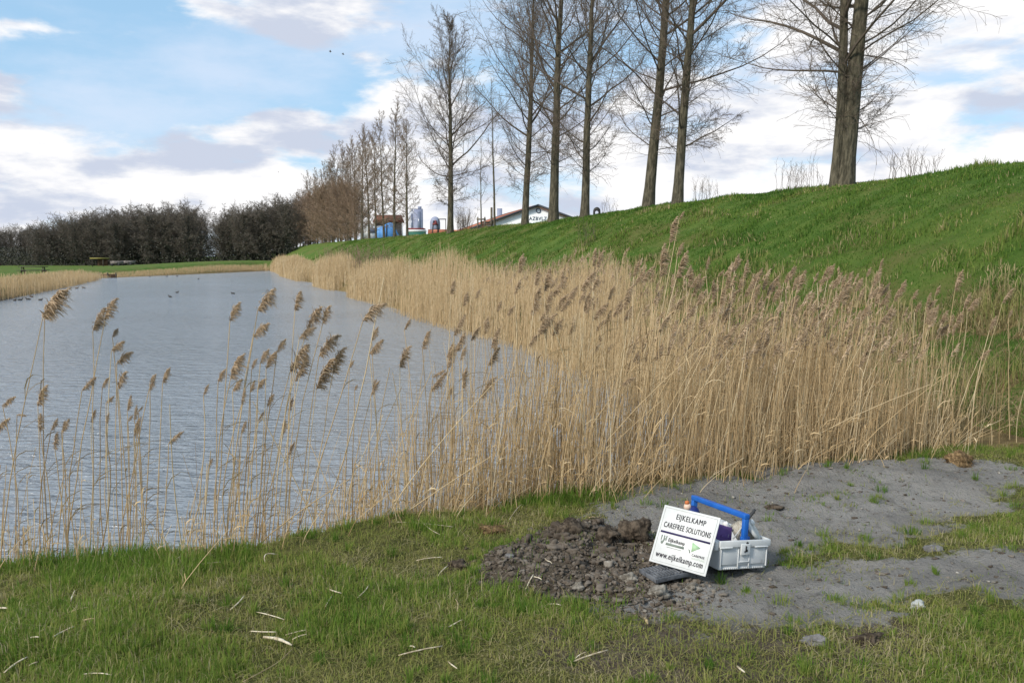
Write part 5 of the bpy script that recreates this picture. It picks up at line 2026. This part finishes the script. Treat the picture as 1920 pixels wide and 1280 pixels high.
    mb.add(V, [np.array([(0, 1, 4), (1, 2, 4), (2, 3, 4), (3, 0, 4)]), np.array([(3, 2, 1, 0)])])
    mb.build('roof', M['red_paint'], t)
    # stakes of the sapling
    Y = sap[1]
    zc = float(terrain(np.array([sap[0]]), np.array([Y]))[0])
    t = thing('stake_frame', 'pair of wooden stakes with a crossbar holding the sapling', 'stakes', (sap[0], Y - .12, zc), 0)
    zt = zpx(407, Y) - zc
    for sx in (-.24, .24):
        mb = MB()
        mb.tube([(sx, 0, -.3), (sx, 0, zt)], .05, 8)
        mb.build('stake', M['post_wood'], t)
    mb = MB()
    mb.box((0, -.055, zt * .8), (.62, .03, .10))
    mb.build('crossbar', M['post_wood'], t)
    x, Y = crest(925.5)
    zc = float(terrain(np.array([x]), np.array([Y]))[0])
    mb = MB()
    zt = zpx(389, Y) - zc
    mb.tube([(0, 0, -.3), (0, 0, zt - .03), (0, 0, zt)], [.075, .07, .05], 8)
    o = mb.build('tree_post', M['post_wood'])
    o.location = (x - .12, Y - .15, zc)
    tag(o, 'thick brown post standing against the very thin young tree', 'post')
    x, Y = crest(914, 18.4)
    t = thing('plank_fence', 'short brown plank fence left of the hall roof', 'fence', (x, Y, ZB + .1), 0)
    zt = zpx(415, Y) - ZB - .1
    for k in range(4):
        mb = MB()
        mb.box((0, 0, zt * (.3 + .21 * k)), (.85, .03, zt * .14))
        mb.build('rail', M['brown_board'], t)
    for sx in (-.38, .38):
        mb = MB()
        mb.box((sx, .035, zt / 2), (.07, .04, zt))
        mb.build('post', M['brown_board'], t)
    # arched dark marker on the crest
    x, Y = crest(1117.5, 16.9)
    zc = float(terrain(np.array([x]), np.array([Y]))[0])
    a = np.linspace(0, np.pi, 13)
    out = np.r_[[(.17, 0)], np.c_[.17 * np.cos(a), .22 + .19 * np.sin(a)], [(-.17, 0)]]
    inn = np.r_[[(-.085, 0)], np.c_[.085 * np.cos(a[::-1]), .15 + .09 * np.sin(a[::-1])], [(.085, 0)]]
    mb = MB()
    mb.prism(np.r_[out, inn], -.07, .07)
    o = mb.build('stone_arch', M['dark_metal'])
    o.location = (x, Y, zc - .05)
    tag(o, 'little dark stone arch on the crest right of the hall', 'marker')


backdrop()
shrub(870, 425, cY(870, 17.6), 2.0, 80, 'round bare bush right of the big oval tree', wid=.55, seed=11, rmin=.007)


# ------------------------------------------------------------------ meadow and water life
def meadow():
    # picnic table
    p = G(63, 519, -.25)
    z = float(terrain(p[:1], p[1:])[0])
    t = thing('picnic_table', 'dark wooden picnic table with benches on the left meadow', 'picnic table', (p[0], p[1], z), .25)
    mb = MB()
    for k in range(4):
        mb.box((0, -.28 + k * .19, .76), (2.3, .17, .05))
    mb.build('table_top', M['dark_wood'], t)
    for sy in (-.72, .72):
        mb = MB()
        mb.box((0, sy, .45), (2.3, .26, .05))
        mb.build('bench', M['dark_wood'], t)
    for sx in (-.85, .85):
        for sy in (-1, 1):
            mb = MB()
            mb.tube([(sx, sy * .66, 0), (sx, sy * .25, .73)], .05, 6)
            mb.build('leg', M['dark_wood'], t)
        mb = MB()
        mb.box((sx + .06, 0, .39), (.05, 1.6, .09))
        mb.build('crossbar', M['dark_wood'], t)
    # shelter with yellow roof
    p = G(190, 497.5, .0)
    Y = 150
    x = (190 - 960) / FPX * Y
    z = float(terrain(np.array([x]), np.array([Y]))[0])
    t = thing('shelter', 'small open shelter with a yellow roof at the edge of the wood', 'shelter', (x, Y, z), -.1)
    zt = zpx(483, Y) - z
    mb = MB()
    mb.box((0, 0, zt - .12), (2.5, 1.7, .22))
    mb.build('roof', M['yellow'], t)
    mb = MB()
    mb.box((.25, .5, zt * .45), (1.8, .1, zt * .7))
    mb.build('back_wall', M['brown_board'], t)
    for sx in (-.95, .95):
        mb = MB()
        mb.box((sx, -.6, (zt - .24) / 2), (.12, .12, zt - .24))
        mb.build('post', M['dark_wood'], t)
    for px, Y, ww, pt, lab in ((222, 154, 1.9, 489, 'low grey farm trailer right beside the yellow roofed shelter'), (243, 156, 2.1, 490, 'farther grey farm trailer at the foot of the wood')):
        x = (px - 960) / FPX * Y
        z = float(terrain(np.array([x]), np.array([Y]))[0])
        t = thing('farm_trailer', lab, 'trailer', (x, Y, z), .08)
        zt = max(.9, zpx(pt, Y) - z)
        mb = MB()
        mb.box((0, 0, zt * .7), (ww, 1.2, zt * .55))
        mb.build('bed', M['greyboard'], t)
        for sx in (-.5, .5):
            mb = MB()
            mb.tube([(sx * ww * .6, -.66, .24), (sx * ww * .6, -.5, .24)], .24, 14)
            mb.build('wheel', M['black'], t)
    for px, Y, ww, pt, lab in ((38, 178, 1.6, 494, 'small brick house half hidden in the left end of the wood'), (27, 182, 1.0, 496, 'pale little house left of the small brick one'), (6, 182, 1.0, 499, 'pale hut at the left edge before the wood')):
        x = (px - 960) / FPX * Y
        z = float(terrain(np.array([x]), np.array([Y]))[0])
        t = thing('cottage', lab, 'house', (x, Y - 8, z), .1)
        zt = zpx(pt, Y - 8) - z
        mb = MB()
        mb.box((0, 0, zt * .35), (ww, 1.5, zt * .7))
        mb.build('wall', M['brick' if 'brick' in lab else 'white_paint'], t)
        mb = MB()
        mb.prism([(-ww * .6, zt * .68), (ww * .6, zt * .68), (0, zt)], -.9, .9)
        mb.build('roof', M['redroof'], t)
    # sluice boards in the left corner of the pond
    p = G(199, 521, ZW)
    t = thing('sluice', 'brown wooden sluice boards in the far left corner of the pond', 'sluice', (p[0], p[1] + .4, ZW - .2), .15)
    mb = MB()
    for k in range(3):
        mb.box((0, 0, .2 + k * .15), (1.7, .06, .14))
    mb.build('boards', M['brown_board'], t)
    for sx in (-.8, 0, .8):
        mb = MB()
        mb.box((sx, -.08, .35), (.12, .1, .75))
        mb.build('post', M['dark_wood'], t)


meadow()
M['duck'] = m_noise('dark_duck_feathers', (.03, .025, .02), (.07, .058, .045), 12, .8)
M['duck_pale'] = m_noise('brown_duck_feathers', (.09, .06, .04), (.15, .11, .08), 12, .8)


def duck_mesh(m_):
    mb = MB()
    p = np.array([(-.26, 0, .13), (-.22, 0, .10), (-.12, 0, .085), (.02, 0, .08), (.12, 0, .09), (.17, 0, .13), (.19, 0, .19), (.205, 0, .235), (.235, 0, .245), (.275, 0, .235), (.31, 0, .228)])
    r = [.008, .045, .092, .105, .085, .052, .036, .042, .036, .016, .008]
    mb.tube(p, r, 12)
    return mb.build('duck', m_, link=False, smooth=True)


dm = [duck_mesh(M['duck']), duck_mesh(M['duck_pale'])]
DUCKS = [(17, 560, 0), (28, 564, 0), (38, 563, 0), (53, 562, 0), (59, 557, 1), (66, 550, 0), (76, 563, 0), (144, 541, 1), (157, 540, 1), (319, 557, 0), (332, 549, 0), (437, 551, 0), (281, 519, 0), (313, 518.5, 0), (332, 518, 0), (372, 523.5, 0)]
NAMES = ['leftmost dark duck in the line near the left reeds', 'second dark duck in the line near the left reeds', 'third dark duck in the line near the left reeds', 'fourth dark duck in the line near the left reeds',
         'brown duck swimming closest below the left reeds', 'small dark duck nearest the left reed fringe', 'last dark duck of the line, beside the biggest left plume', 'brown duck off the end of the left reeds',
         'brown duck farther right off the end of the left reeds', 'dark duck in mid pond, the left one of a pair', 'dark duck in mid pond, the farther one of a pair', 'lone dark duck right of the mid pond pair',
         'tiny duck near the far bank, leftmost of three', 'tiny duck near the far bank, middle of three', 'tiny duck near the far bank, rightmost of three', 'tiny duck out from the far bank']
for (px, py, k), lab in zip(DUCKS, NAMES):
    p = G(px, py, ZW)
    o = obj('duck', dm[k])
    o.location = (p[0], p[1], ZW - .015)
    o.rotation_euler = (0, 0, random.Random(px).uniform(-.7, .7) + (math.pi if px % 2 else 0))
    o.scale = (.5, .5, .5)
    tag(o, lab, 'duck', 'ducks on the pond')


def bird(px, py, Y, wing, lab, tilt):
    mb = MB()
    mb.tube([(-.16, 0, 0), (-.08, 0, .01), (.05, 0, .015), (.14, 0, .02), (.18, 0, .015)], [.012, .045, .055, .03, .006], 8)
    for s in (-1, 1):
        V = np.array([(.06, s * .03, .03), (-.05, s * .03, .02), (-.03, s * wing * .55, .09), (.07, s * wing * .55, .10), (-.04, s * wing, .02), (.0, s * wing, .03)])
        V2 = V - np.array([0, 0, .012])
        q = np.array([(0, 1, 2, 3), (3, 2, 4, 5)])
        mb.add(np.r_[V, V2], [np.r_[q, q[:, ::-1] + 6, [[0, 3, 9, 6]], [[3, 5, 11, 9]], [[1, 7, 8, 2]], [[2, 8, 10, 4]]]])
    o = mb.build('bird', M['duck'])
    o.location = at(px, py, Y).tolist()
    o.rotation_euler = (tilt, .2, .4)
    return tag(o, lab, 'bird', 'birds in the sky')


bird(619, 97, 110, .34, 'left one of two dark birds high in the blue sky', .7)
bird(643, 102, 110, .34, 'right one of two dark birds high in the blue sky', .6)
bird(522, 323, 240, .34, 'tiny far bird low over the wood', .2)
